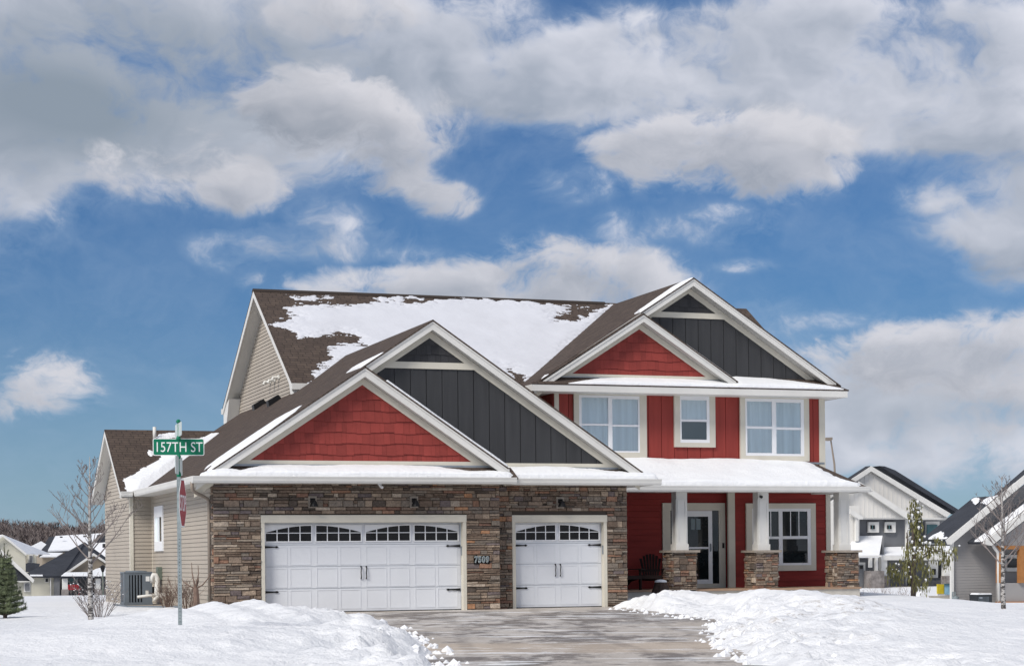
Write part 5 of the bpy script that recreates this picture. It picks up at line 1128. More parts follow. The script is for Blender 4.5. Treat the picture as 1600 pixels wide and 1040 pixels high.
# twigs poking out of the snow by the porch corner
q = at(1345, 940, y=6.0); shrub((float(q[0]), 6.0, float(q[2]) - .15), .55, .5, 9, 41, 'small bare twigs poking through snow beside the last stone pier', M['brush'], 2, .008)
q = at(1392, 941, z=-.75); shrub((float(q[0]), float(q[1]), -.9), 1.0, 1.6, 20, 42, 'low bare shrubs half buried in snow before the white porch house', M['brush'], 2, .012)
def leafy(t, name, m, clumps, R, size, droop=0, per=26, thin=.35):
    mb = MB()
    for (cx_, cy_, cz_, cr, chh) in clumps:
        for k in range(per):
            a = R.uniform(0, 6.28); rr = cr * R.random() ** .5; p = Vector((cx_ + math.cos(a) * rr, cy_ + math.sin(a) * rr, cz_ + R.uniform(-1, 1) * chh)); s_ = size * R.uniform(.6, 1.4)
            d = Vector((math.cos(a) * (1 - droop), math.sin(a) * (1 - droop), R.uniform(-.2, .5) - droop * 1.6)).normalized(); s2 = d.cross(Vector((R.uniform(-1, 1), R.uniform(-1, 1), R.uniform(-1, 1)))).normalized()
            mb.face([p, p + d * s_ * .5 + s2 * s_ * thin * .5, p + d * s_ * 1.1, p + d * s_ * .5 - s2 * s_ * thin * .5])
    return build(name, mb, m, t, local=True)
# arborvitae bowed down by snow
q = at(1427, 946, z=-.35); ax_, ay_ = float(q[0]), float(q[1]); sc_ = 60 / F
dist = float((np.array([ax_, ay_, 0]) - CAM) @ MR[:, 1]); sc_ = dist / F; zg = tz(ax_, ay_) - .02
AV = thing('arborvitae', 'tall drooping green arborvitae bent by snow in front of the white porch house', 'evergreen', (ax_, ay_, zg))
R = random.Random(12); mb = MB(); mb.tube([(0, 0, -.1), (.02, 0, .6), (.05, 0, 1.3), (.0, 0, 2.2)], [.09, .07, .06, .03], 8); mb.tube([(0, 0, .4), (-.12, .05, 1.1), (-.2, 0, 2.0)], [.05, .04, .02], 6); build('trunk', mb, M['trunk'], AV, local=True, smooth=True)
cl = []; rX, rY = float(MR[0, 0]), float(MR[1, 0])
def pxo(px, py): return ((px - 1427) * sc_, (946 - py) * sc_)
prof_ = [(804, 1433, 9), (809, 1432, 10), (816, 1431, 12), (822, 1432, 9), (832, 1432, 8), (842, 1433, 10), (852, 1433, 13), (862, 1434, 19), (872, 1431, 26), (882, 1430, 32), (892, 1428, 36), (902, 1426, 36), (912, 1426, 33), (921, 1428, 26)]
for py, pxc, hw in prof_:
    u0, z0 = pxo(pxc, py); 
    for k in range(3 + hw // 5):
        a = R.uniform(0, 6.28); rr = hw * sc_ * R.uniform(.15, 1.0); cl.append((u0 * rX + math.cos(a) * rr, u0 * rY + math.sin(a) * rr, z0 + R.uniform(-.1, .1), .10, .20))
for (px, py) in ((1470, 880), (1478, 884), (1487, 880), (1492, 877), (1468, 868), (1462, 862), (1456, 872), (1450, 880), (1474, 892), (1480, 895), (1389, 905), (1393, 915), (1470, 870), (1443, 933), (1452, 908)):
    u0, z0 = pxo(px, py); cl.append((u0 * rX, u0 * rY, z0, .12, .2)); cl.append((u0 * rX + .05, u0 * rY, z0 + .1, .10, .12))
leafy(AV, 'crown', M['cedar'], cl, R, .115, .8, 20, .30)
sb = MB()
for k in range(110):
    c = R.choice(cl); s_ = R.uniform(.015, .055); a = R.uniform(0, 6.28); f_ = R.uniform(.5, 2.6)
    sb.lathe([(s_ * .4, c[2] + .1 - s_ * f_), (s_, c[2] + .1), (s_ * .8, c[2] + .1 + s_ * .4), (s_ * .2, c[2] + .1 + s_ * .7)], c[0] + math.cos(a) * .1, c[1] + math.sin(a) * .1 - .03, 5)
build('snow_clumps', sb, M['snow'], AV, local=True, smooth=True)
mb = MB()
for (px, py) in ((1470, 880), (1487, 880), (1456, 872), (1393, 905)): u0, z0 = pxo(px, py); mb.tube([(0, 0, z0 - .3), (u0 * rX * .6, u0 * rY * .6, z0 + .12), (u0 * rX, u0 * rY, z0)], [.03, .02, .01], 5)
build('limbs', mb, M['trunk'], AV, local=True)
# young pine at the left edge
q = at(8, 972, y=-2.0); px0, py0 = float(q[0]), -2.0; zg = tz(px0, py0)
dist = float((np.array([px0, py0, 0]) - CAM) @ MR[:, 1]); sc_ = dist / F
PN = thing('young_pine', 'young green pine with upright candles at the left edge of the yard', 'evergreen', (px0, py0, zg)); R = random.Random(8)
hp = (972 - 868) * sc_; mb = MB(); mb.tube([(0, 0, -.2), (0, 0, hp * .5), (0, 0, hp)], [.05, .035, .01], 7); build('trunk', mb, M['trunk'], PN, local=True)
ndl = MB(); brn = MB()
def needles(a, b, n, L):
    a, b = Vector(a), Vector(b); d = (b - a).normalized()
    for k in range(n):
        p = a.lerp(b, R.random()); o_ = Vector((R.uniform(-1, 1), R.uniform(-1, 1), R.uniform(-1, 1))); o_ = (o_ - d * o_.dot(d)).normalized(); e = p + (o_ * .75 + d * .65).normalized() * L * R.uniform(.7, 1.2); s2 = d.cross(o_) * .0065
        ndl.face([p - s2, p + s2, e])
for lv in range(10):
    z0 = .06 + hp * .088 * lv; rmax = (hp - z0) * .25 + .05; nb = 9 if lv < 7 else 6
    for j in range(nb):
        a = j * 6.28 / nb + lv * .7 + R.uniform(-.2, .2); L = rmax * R.uniform(.8, 1.1); tip = Vector((math.cos(a) * L, math.sin(a) * L, z0 + L * .35)); b = Vector((0, 0, z0)); brn.tube([b, b.lerp(tip, .5) + Vector((0, 0, -.02)), tip], [.014, .01, .005], 4)
        needles(b.lerp(tip, .25), tip, int(170 * L + 18), .10); tp = tip + Vector((0, 0, .12)); needles(tip, tp, 26, .06)
        for s_ in (-1, 1):
            for f in (.45, .7, .88):
                st_ = b.lerp(tip, f); aa = a + s_ * .8; l2 = L * .36 * (1.2 - f); e = st_ + Vector((math.cos(aa) * l2, math.sin(aa) * l2, l2 * .35)); brn.tube([st_, e], [.007, .004], 3); needles(st_, e, int(210 * l2 + 16), .09)
for dx_, hh in ((0, .18), (-.09, .05), (.08, .03), (.16, -.12), (-.17, -.1)): needles((dx_ * .6, 0, hp - .12 + hh * .4), (dx_, 0, hp + hh), 50, .05); brn.tube([(dx_ * .5, 0, hp - .2), (dx_, 0, hp + hh)], [.008, .004], 4)
sb = MB()
for k in range(60):
    z_ = R.uniform(.15, hp * .8); rr = (hp - z_) * .24 * R.uniform(.3, 1); a = R.uniform(0, 6.28); s_ = R.uniform(.015, .045); sb.lathe([(s_ * .4, z_ - s_ * .4), (s_, z_), (s_ * .7, z_ + s_ * .4), (s_ * .2, z_ + s_ * .6)], math.cos(a) * rr, math.sin(a) * rr, 6)
build('snow_clumps', sb, M['snow'], PN, local=True, smooth=True)
build('needles', ndl, M['needle'], PN, local=True); build('branches', brn, M['trunk'], PN, local=True)

# ================================================================== neighbours
def fm(y):                                                   # surveying helpers on a distant facade plane
    return lambda px, py: (float(at(px, py, y=y)[0]), float(at(px, py, y=y)[2]))
def FP(parent, name, m, pts, y, dep=.3, dy=0, sub=None):
    g = fm(y); poly = [g(*p) for p in pts]; a = sum(poly[i][0] * poly[(i + 1) % len(poly)][1] - poly[(i + 1) % len(poly)][0] * poly[i][1] for i in range(len(poly)))
    if a < 0: poly.reverse()
    mb = MB(); mb.prism(poly, y - dy - dep, y - dy); return build(name, mb, m, sub or parent)
def gable_bb(parent, name, m, pts, y, dep, bt):
    g_ = fm(y); poly = [g_(*p) for p in pts]; bt.prism(poly, y - dep, y); return build(name, bt, m, parent)
def R4(x0, x1, y0, y1): return [(x0, y0), (x1, y0), (x1, y1), (x0, y1)]
def slope_face(parent, name, m, pts3, th=.15):
    mb = MB(); roof_face(mb, pts3, th); return build(name, mb, m, parent)
# --- left: ranch house with a porch, Y about 128
Yn = 124.0; g = fm(Yn); zg = -1.75
A = thing('ranch_house', 'low cream ranch house with a dark roof and a gabled porch behind the left birch', 'house', (*g(100, 929)[:1], Yn, zg))
FP(A, 'wall', M['cream'], R4(40, 86, 896, 934), Yn, 6, -6); FP(A, 'porch_back_wall', M['dgrey'], R4(84, 175, 896, 934), Yn, 4, -8)
def depth_roof(parent, name, m, eave, top, y0, dy, th=.2):
    "slope from an eave line at y0 up to a line dy further back (pixel pairs)"
    e = [at(*p, y=y0) for p in eave]; t_ = [at(*p, y=y0 + dy) for p in top]; return slope_face(parent, name, m, [e[0], e[1], t_[1], t_[0]], th)
o = depth_roof(A, 'roof', M['roofd'], [(36, 898), (97, 899)], [(120, 853), (133, 846)], Yn - .5, 8)
depth_roof(A, 'roof', M['roofd'], [(96, 899), (168, 885)], [(132, 846), (168, 872)], Yn - .5, 8.05)
FP(A, 'gable_wall', M['tan'], [(101, 897), (146, 866.5), (178, 887), (178, 897)], Yn - 3, .2)
FP(A, 'gable_trim', M['fascia'], [(95, 899), (146, 863.5), (146, 867.5), (101, 898.5)], Yn - 3.3, .2); FP(A, 'gable_trim', M['fascia'], [(146, 863.5), (182, 887), (182, 891), (146, 867.5)], Yn - 3.3, .2)
o = depth_roof(A, 'porch_roof', M['roofd'], [(95, 899.5), (170, 899.5)], [(102, 894), (170, 894)], Yn - 4.6, 1.4)
FP(A, 'porch_snow', M['snow'], [(95, 899.5), (102, 893.5), (140, 893), (150, 888), (180, 880), (180, 899.5)], Yn - 4.3, .5); FP(A, 'beam', M['fascia'], R4(95, 175, 899.5, 902), Yn - 4, .4)
for a, b in ((97, 105), (149, 156.5)): o = FP(A, 'porch_post', M['fascia'], R4(a, b, 902, 920), Yn - 3.9, .4); FP(A, 'post_base', M['farstone'], R4(a - 1, b + 1, 920, 934), Yn - 3.9, .6, 0, o)
o = FP(A, 'window', M['fascia'], R4(105, 121, 902, 917), Yn + 3.4, .1); FP(A, 'pane', M['teal'], R4(107, 119, 903, 908), Yn + 3.2, .1, 0, o); FP(A, 'pane', M['teal'], R4(107, 119, 909.5, 915.5), Yn + 3.2, .1, 0, o)
FP(A, 'door', M['black'], R4(139, 147, 903, 930), Yn + 3.4, .1); FP(A, 'garage_opening', M['dgrey'], R4(84, 93, 902, 934), Yn - .0, .2)
o = FP(A, 'side_window', M['fascia'], R4(70, 76, 902.5, 909.5), Yn - .0, .1); FP(A, 'pane', M['black'], R4(71, 75, 903.5, 908.5), Yn - .12, .1, 0, o)
FP(A, 'snow_edge', M['snow'], R4(47, 66, 897, 899.5), Yn - .8, .4); FP(A, 'downspout', M['fascia'], R4(78, 79.5, 899, 934), Yn - .05, .15)
BR = thing('porch_bench', 'red bench on the porch of the cream ranch house', 'bench', (g(112, 929)[0], Yn - 2, zg)); FP(BR, 'seat', M['signred'], R4(104, 125, 918, 921), Yn - 1.8, .5); FP(BR, 'backrest', M['signred'], R4(106, 123, 912.5, 917.5), Yn - 1.3, .1); [FP(BR, 'leg', M['signred'], R4(a, a + 1.5, 921, 934), Yn - 1.8, .1) for a in (105, 122.5)]
q = at(161, 935, y=100); LP = thing('lamp_post', 'green lantern lamp post behind the left birch', 'lamp post', (float(q[0]), 100, float(q[2])))
LX = float(q[0]); lz = lambda py: float(at(161, py, y=100)[2])
P_('pole', lambda mb: mb.tube([(LX, 100, float(q[2]) - .5), (LX, 100, lz(893))], [.07, .05], 6), M['greenbox'], LP); P_('lantern', lambda mb: mb.lathe([(.08, lz(893)), (.16, lz(888)), (.18, lz(886)), (.30, lz(885.5)), (.03, lz(882))], LX, 100, 8), M['black'], LP)
# --- far left houses
Yn = 96.0; B_ = thing('slate_gable_house', 'dark slate gable with white rake trim behind the young pine at the left edge', 'house', (fm(Yn)(10, 929)[0], Yn, -1.75))
FP(B_, 'wall', M['cream'], R4(-40, 49, 908, 936), Yn, 6, -6); FP(B_, 'gable_wall', M['roofd'], [(-40, 908), (48, 908), (0, 864), (-40, 828)], Yn, .3)
FP(B_, 'rake_trim', M['fascia'], [(-40, 822), (0, 857), (53, 905), (51, 910), (0, 865), (-40, 829)], Yn - .6, .3); FP(B_, 'belt_trim', M['fascia'], R4(-40, 47, 907, 909), Yn - .32, .1)
o = FP(B_, 'window', M['fascia'], R4(37, 47.5, 910, 924), Yn - .02, .1); FP(B_, 'pane', M['dgrey'], R4(39, 46, 911.5, 922), Yn - .14, .08, 0, o)
slope_face(B_, 'roof', M['roofd'], [at(-40, 821, y=Yn - .7), at(53, 904, y=Yn - .7), at(53, 904, y=Yn - .7) + np.array([0, 12, 0]), at(-40, 821, y=Yn - .7) + np.array([0, 12, 0])])
Yn = 190.0; B_ = thing('pale_gable_house', 'tall pale green gable house below the wooded hill at the left edge', 'house', (fm(Yn)(10, 929)[0], Yn, -1.0))
FP(B_, 'wall', M['cream'], [(-60, 935), (-60, 880), (4, 838), (40, 866), (40, 935)], Yn, 8, -8); FP(B_, 'rake_trim', M['fascia'], [(4, 834.5), (41, 864), (40, 867), (4, 838)], Yn - .3, .3); FP(B_, 'rake_trim', M['fascia'], [(-60, 877), (4, 834.5), (4, 838), (-60, 881)], Yn - .3, .3)
slope_face(B_, 'roof', M['snow'], [at(4, 834.5, y=Yn - .4), at(41, 864, y=Yn - .4), at(41, 864, y=Yn - .4) + np.array([4, 12, 0]), at(4, 834.5, y=Yn - .4) + np.array([0, 12, 0])])
o = FP(B_, 'window', M['fascia'], R4(-12, -4, 850, 862), Yn - .05, .1); FP(B_, 'pane', M['dgrey'], R4(-10.5, -5.5, 851.5, 860.5), Yn - .17, .08, 0, o)
Yn = 215.0; B_ = thing('dormer_house', 'small cream house with a snowy dormer between the pale gable and the big snowy roof', 'house', (fm(Yn)(55, 929)[0], Yn, -1.0))
FP(B_, 'wall', M['cream'], [(38, 935), (38, 868), (46, 856), (57, 866), (57, 935)], Yn, 6, -6); FP(B_, 'roof', M['snow'], [(46, 854), (64, 845), (72, 850), (66, 856), (58, 868)], Yn - .5, .4); FP(B_, 'gable_trim', M['fascia'], [(36, 868), (46, 853.5), (58, 868), (56, 868), (46, 857), (39, 868)], Yn - .9, .2)
o = FP(B_, 'window', M['fascia'], R4(44.5, 51.5, 866, 879), Yn - .0, .1); FP(B_, 'pane', M['dgrey'], R4(46, 50.5, 867.5, 878), Yn - .12, .1, 0, o); FP(B_, 'chimney', M['tan'], R4(37.5, 40.5, 868, 880), Yn - .3, .6)
FP(B_, 'side_roof', M['roofd'], [(30, 884), (45, 878), (62, 880), (58, 893), (34, 893)], Yn - 2, .5)
Yn = 235.0; B_ = thing('snowy_roof_house', 'house with a broad snow covered roof above the dark ranch roof', 'house', (fm(Yn)(105, 929)[0], Yn, -.5))
e = [at(75, 862, y=Yn), at(141, 858, y=Yn)]; t_ = [at(80, 838, y=Yn + 9), at(150, 833.5, y=Yn + 9)]
slope_face(B_, 'roof', M['roofd'], [e[0] - np.array([1.2, 0, 0]), e[1] + np.array([4, 0, 0]), t_[1] + np.array([3, 0, 0]), t_[0] - np.array([.3, 0, 0])]); slope_face(B_, 'roof_snow', M['snow'], [e[0] + np.array([0, 0, .25]), e[1] + np.array([2, 0, .25]), t_[1] + np.array([1, 0, .12]), t_[0] + np.array([.6, 0, .12])], .2)
FP(B_, 'wall', M['tan'], R4(66, 160, 862, 935), Yn + 1.5, 8, -8); FP(B_, 'eave_snow', M['snow'], [(62, 869), (74, 862.5), (98, 863), (88, 869)], Yn - 2.2, .6); FP(B_, 'eave_fascia', M['fascia'], [(62, 870.5), (62, 869), (92, 869), (92, 870.5)], Yn - 2.1, .4)
slope_face(B_, 'side_roof', M['roofd'], [at(60, 869, y=Yn + .2), at(75, 862, y=Yn + .2), at(80, 838, y=Yn + 9), at(78, 840, y=Yn + 11)]); [FP(B_, 'roof_vent', M['black'], R4(a, a + 4, b, b + 2), Yn + 5, .3) for a, b in ((93.5, 837.5), (130, 836.5))]
Yn = 150.0; B_ = thing('far_snowy_house', 'snow covered roof with dark chimney between the left birch and the beige wing', 'house', (fm(Yn)(155, 929)[0], Yn, -1))
FP(B_, 'wall', M['cream'], R4(141, 200, 876, 935), Yn + 4, 5, -5); slope_face(B_, 'roof', M['snow'], [at(139, 876, y=Yn + 3), at(200, 880, y=Yn + 3), at(200, 845, y=Yn + 9), at(141, 848, y=Yn + 9)]); FP(B_, 'chimney', M['black'], R4(160, 165, 849, 855), Yn + 4, .8); FP(B_, 'dormer', M['roofd'], [(147, 848), (152, 835), (170, 832), (170, 848)], Yn + 10, 1)
# --- right: white board-and-batten house, Y about 140
Yn = 120.0; g = fm(Yn); zb_ = 918
B_ = thing('white_gable_house', 'tall white and slate house with stacked gables right of the red house', 'house', (g(1400, 915)[0], Yn, g(1400, 920)[1]))
def bat(px0, px1, ytop, ybot, y, step=7):
    gg = fm(y); mb = MB(); x = px0
    while x < px1: yt = ytop(x); a = gg(x, yt); b = gg(x, ybot); mb.box(a[0] - .05, a[0] + .05, y - .08, y, b[1], a[1]); x += step
    return mb
gable_bb(B_, 'upper_gable_wall', M['white2'], [(1240, 812), (1359, 733), (1476, 806), (1476, 812)], Yn, .2, bat(1330, 1470, lambda x: 736 + abs(x - 1359) * .63 + 2, 812, Yn - .15))
FP(B_, 'rake_trim', M['fascia'], [(1359, 728), (1483, 802), (1477, 808), (1359, 736)], Yn - .4, .3); FP(B_, 'rake_trim', M['fascia'], [(1240, 806), (1359, 728), (1359, 736), (1250, 808)], Yn - .4, .3)
slope_face(B_, 'roof', M['roofd'], [at(1359, 727.5, y=Yn - .6), at(1484, 801, y=Yn - .6), at(1484, 801, y=Yn - .6) + np.array([0, .8, 0]), at(1359, 727.5, y=Yn - .6) + np.array([0, .8, 0])]); FP(B_, 'rear_roof', M['roofd'], [(1358, 729), (1366, 729.5), (1382, 735.5), (1486, 800), (1480, 803)], Yn + 1.5, 2.0)
slope_face(B_, 'roof', M['roofd'], [at(1359, 727.5, y=Yn - .6), at(1240, 805, y=Yn - .6), at(1240, 805, y=Yn - .6) + np.array([0, .8, 0]), at(1359, 727.5, y=Yn - .6) + np.array([0, .8, 0])])
gable_bb(B_, 'front_gable_wall', M['white2'], [(1270, 809), (1340, 757), (1414, 807), (1414, 809)], Yn - 2.5, .5, bat(1300, 1408, lambda x: 762 + abs(x - 1340) * .66 + 2, 809, Yn - 2.95, 7))
FP(B_, 'rake_trim', M['fascia'], [(1340, 752), (1424, 806), (1424, 810), (1414, 810), (1340, 760)], Yn - 3.3, .3); FP(B_, 'rake_trim', M['fascia'], [(1270, 803), (1340, 752), (1340, 760), (1270, 812)], Yn - 3.3, .3)
slope_face(B_, 'roof', M['roofd'], [at(1340, 751.5, y=Yn - 3.5), at(1424, 805.5, y=Yn - 3.5), at(1424, 805.5, y=Yn - 3.5) + np.array([0, 4, 0]), at(1340, 751.5, y=Yn - 3.5) + np.array([0, 4, 0])])
FP(B_, 'front_wall', M['dgrey'], R4(1300, 1415, 809, 930), Yn - 2.2, 4, -4); FP(B_, 'wall', M['dgrey'], R4(1410, 1500, 809, 930), Yn + 3, 6, -6)
FP(B_, 'left_wall', M['white2'], R4(1270, 1338, 790, 930), Yn - 3.4, .6); FP(B_, 'belt_trim', M['fascia'], R4(1336, 1415, 808, 811), Yn - 2.75, .15); FP(B_, 'belt_trim', M['fascia'], R4(1414, 1485, 808, 811), Yn - .1, .2)
FP(B_, 'corner_board', M['fascia'], R4(1414, 1418, 809, 855), Yn - 2.75, .3); FP(B_, 'corner_board', M['fascia'], R4(1335, 1339, 808, 845), Yn - 4.1, .3)
FP(B_, 'small_gable_trim', M['fascia'], [(1326, 794), (1346, 807), (1346, 811), (1340, 811), (1326, 802)], Yn - 4.3, .3)
for a in (1355, 1381): o = FP(B_, 'window', M['fascia'], R4(a, a + 16.5, 815, 831.5), Yn - 2.25, .25); FP(B_, 'pane', M['black'], R4(a + 5, a + 11.5, 820, 826), Yn - 2.55, .08, 0, o); FP(B_, 'glazing_bar', M['teal'], R4(a + 7.9, a + 8.6, 820, 826), Yn - 2.66, .04, 0, o)
o = FP(B_, 'window', M['fascia'], R4(1445, 1466, 814, 850), Yn - .0 + 2.9, .25); FP(B_, 'pane', M['teal'], R4(1448, 1464, 819, 848), Yn + 2.6, .1, 0, o)
mb = MB(); roof_face(mb, [at(1318, 867, y=Yn - 7), at(1374, 867, y=Yn - 7), at(1379, 836, y=Yn - 2.8), at(1336, 837, y=Yn - 2.8)], .25); o = build('shed_roof', mb, M['snow'], B_); FP(B_, 'shed_fascia', M['fascia'], R4(1322, 1375, 867, 869.5), Yn - 7.2, .3)
FP(B_, 'shed_end', M['dgrey'], [(1374, 868), (1379, 837), (1379, 868)], Yn - 4.5, .3)
mb = MB(); roof_face(mb, [at(1374, 867, y=Yn - 5), at(1484, 866, y=Yn - 5), at(1484, 852, y=Yn - 2.4), at(1379, 854, y=Yn - 2.4)], .25); build('porch_roof', mb, M['snow'], B_); FP(B_, 'porch_beam', M['fascia'], R4(1373, 1484, 867.5, 874.5), Yn - 4.9, .4)
o = FP(B_, 'stone_pier', M['farstone'], R4(1350, 1371.5, 891, 930), Yn - 6.2, 1.2); FP(B_, 'post', M['fascia'], R4(1356.5, 1360.5, 869.5, 886), Yn - 6.6, .3, 0, o); FP(B_, 'post', M['fascia'], R4(1365.5, 1369.5, 869.5, 891), Yn - 6.6, .3, 0, o)
for a in (1373, 1471): o = FP(B_, 'porch_column', M['fascia'], R4(a, a + 9, 874.5, 899), Yn - 4.6, .5); FP(B_, 'column_base', M['farstone'], R4(a - 1, a + 10, 899, 930), Yn - 4.5, .8, 0, o)
FP(B_, 'porch_back_wall', M['dgrey'], R4(1374, 1484, 874, 930), Yn - .6, .4); FP(B_, 'entry_frame', M['fascia'], R4(1385, 1415, 876, 914), Yn - .9, .3); o = FP(B_, 'front_door', M['black'], R4(1396, 1412, 878, 913), Yn - 1.25, .15); FP(B_, 'door_glass', M['teal'], R4(1399, 1410, 881, 897), Yn - 1.42, .08, 0, o)
FP(B_, 'porch_floor', M['concrete'], R4(1376, 1484, 916, 924), Yn - 4.4, 3.5, -3.4); o = FP(B_, 'window', M['fascia'], R4(1450, 1464, 876, 902), Yn - .95, .2); FP(B_, 'pane', M['black'], R4(1456, 1461.5, 888, 897), Yn - 1.17, .08, 0, o); FP(B_, 'shutter', M['black'], R4(1464, 1470, 876, 902), Yn - .95, .2)
FP(B_, 'stone_skirt', M['farstone'], R4(1420, 1484, 906, 930), Yn - 1.2, .5); o = FP(B_, 'garage_door', M['fascia'], R4(1338, 1350.5, 878, 930), Yn - 2.35 - 3.5, .2); FP(B_, 'door_leaf', M['dgrey'], R4(1340, 1348.5, 882, 930), Yn - 2.6 - 3.5, .1, 0, o); FP(B_, 'pane', M['black'], R4(1343.5, 1348, 883, 888), Yn - 2.75 - 3.5, .06, 0, o)
# low retaining wall and two bright panels on it
Yn = 44.0; g = fm(Yn); mbw = thing('retaining_wall', 'low grey concrete wall in the snow before the stone porch', 'wall', (g(1460, 945)[0], Yn, g(1460, 948)[1])); FP(mbw, 'wall_block', M['concrete'], R4(1438, 1484, 930, 962), Yn, .4); FP(mbw, 'snow_top', M['snow'], R4(1462, 1481, 926.5, 929.9), Yn - .05, .3)
FP(mbw, 'snow_mound', M['snow'], [(1423, 960), (1425, 926), (1429, 922), (1436, 923.5), (1439, 932), (1440, 960)], Yn - .2, .8)
y_ = thing('yellow_panel', 'bright yellow panel standing on the low concrete wall', 'panel', (g(1467, 926)[0], Yn - .3, g(1467, 927)[1])); FP(y_, 'panel_board', M['yellow'], R4(1463.5, 1473.5, 912, 927), Yn - .3, .08); FP(y_, 'panel_edge', M['tan'], R4(1473.6, 1474.6, 913, 927), Yn - .25, .1)
y_ = thing('blue_panel', 'pale blue and white panel standing right of the yellow panel', 'panel', (g(1478, 926)[0], Yn - .3, g(1478, 928)[1])); FP(y_, 'panel_board', M['blue'], R4(1475, 1483, 912, 928), Yn - .3, .08); FP(y_, 'panel_head', M['teal'], R4(1475, 1483.5, 911, 913.5), Yn - .39, .05)
# --- right: grey house with cedar porch, Y about 45
Yn = 40.0; g = fm(Yn)
G_ = thing('grey_lap_house', 'grey lap sided house with cedar porch posts at the right edge', 'house', (g(1540, 955)[0], Yn, g(1540, 958)[1]))
X0, _z = g(1484.5, 900); zbt = g(1490, 962)[1]; zev = g(1484, 844)[1]
xr_, zr_ = g(1640, 716)
mb = MB(); lap_wall(mb, [(X0, zbt), (xr_ + 14, zbt), (xr_ + 14, zr_ - .3), (xr_, zr_ - .3), (X0 + .02, zev - .1)], frame_y(Yn), .14, .014); build('wall', mb, M['grey'], G_)
FP(G_, 'rake_fascia', M['fascia'], [(1477, 843), (1640, 708), (1640, 720), (1484, 850), (1480, 850)], Yn - .45, .15); FP(G_, 'corner_board', M['fascia'], R4(1484, 1488, 846, 960), Yn - .03, .15)
e0 = at(1478, 842, y=Yn - .5); e1 = at(1640, 707, y=Yn - .5); bk = np.array([0, 14.5, 0.])
em = at(1562, 774, y=Yn - .5); bk2 = np.array([0, 2.4, 0.]); slope_face(G_, 'roof', M['roofd'], [e0, em, em + bk2, e0 + bk2], .2); slope_face(G_, 'roof', M['roofd'], [em, e1, e1 + np.array([0, .6, 0]), em + np.array([0, .6, 0])], .2)
U_ = np.array([0, 1, 0.]); V_ = (e1 - e0); Ln = float(np.linalg.norm(V_)); nrm = np.cross(U_, V_); nrm = nrm if nrm[2] > 0 else -nrm
[roof_snow(G_, e0 + np.array([0, 0, .03]), U_, V_, 2.35, 5.6, [p_], th=.10, res=.05, rag=.08, seed=61) for p_ in [[(1477, 846), (1440, 848), (1462, 832), (1472, 828), (1474, 838), (1490, 837), (1506, 832), (1482, 850)], [(1519, 779), (1526, 776), (1530, 782), (1524, 788)], [(1532, 784), (1545, 776), (1575, 770), (1555, 792)], [(1545, 776), (1560, 774), (1560, 779), (1548, 782)]]]

# porch projecting in front
Yp = Yn - 1.3; gp = fm(Yp)
FP(G_, 'porch_rake', M['fascia'], [(1534, 849), (1536, 844), (1640, 768), (1640, 779), (1545, 852)], Yp - .3, .25); FP(G_, 'porch_gable_wall', M['grey'], [(1548, 852), (1640, 780), (1640, 852)], Yp, .2)
q0 = at(1534, 846, y=Yp - .35); q1 = at(1640, 767, y=Yp - .35); slope_face(G_, 'porch_roof', M['roofd'], [q0, q1, q1 + np.array([0, 1.3, 0]), q0 + np.array([0, 1.3, 0])], .12)
q0, q1 = q0 + np.array([0, 0, .02]), q1 + np.array([0, 0, .02]); roof_snow(G_, q0, q1 - q0, (0, 1, 0), 5.3, .7, [None], th=.07, res=.06, rag=.1, seed=63)
FP(G_, 'cedar_beam', M['orange'], R4(1555, 1660, 852, 857.5), Yp, .25); 
for a, b in ((1556, 1562), (1589, 1595.5)): FP(G_, 'cedar_post', M['orange'], R4(a, b, 857.5, 910), Yp + .0, .28)
FP(G_, 'half_wall', M['grey'], R4(1556, 1660, 910, 939), Yp + .1, .2); FP(G_, 'deck_fascia', M['orange'], R4(1555, 1660, 939, 949.5), Yp, .3); FP(G_, 'skirt', M['dgrey'], R4(1558, 1660, 949.5, 975), Yp + .1, .1)
for a in range(1562, 1640, 12): FP(G_, 'skirt_slat', M['grey'], R4(a, a + 4, 949.5, 975), Yp - .02, .08)
FP(G_, 'skirt_post', M['orange'], R4(1555, 1561, 949.5, 975), Yp - .02, .2)
o = FP(G_, 'porch_window', M['fascia'], R4(1570, 1590, 866, 892), Yn - .06, .15); FP(G_, 'pane', M['glass'], R4(1574, 1588, 872, 886), Yn - .22, .08, 0, o); FP(G_, 'porch_door', M['black'], R4(1597, 1612, 862, 925), Yn - .06, .2)
xx, zz = gp(1551, 850); x2, z2 = gp(1555.5, 862); zb2 = gp(1556, 962)[1]
P_('downspout', lambda mb: mb.tube([(xx - .2, Yp - .3, zz), (xx - .1, Yp - .3, zz - .18), (x2 - .05, Yp - .25, z2), (x2 + .02, Yp - .2, z2 - .25), (x2 + .02, Yp - .2, zb2)], .075, 8), M['fascia'], G_, smooth=True)
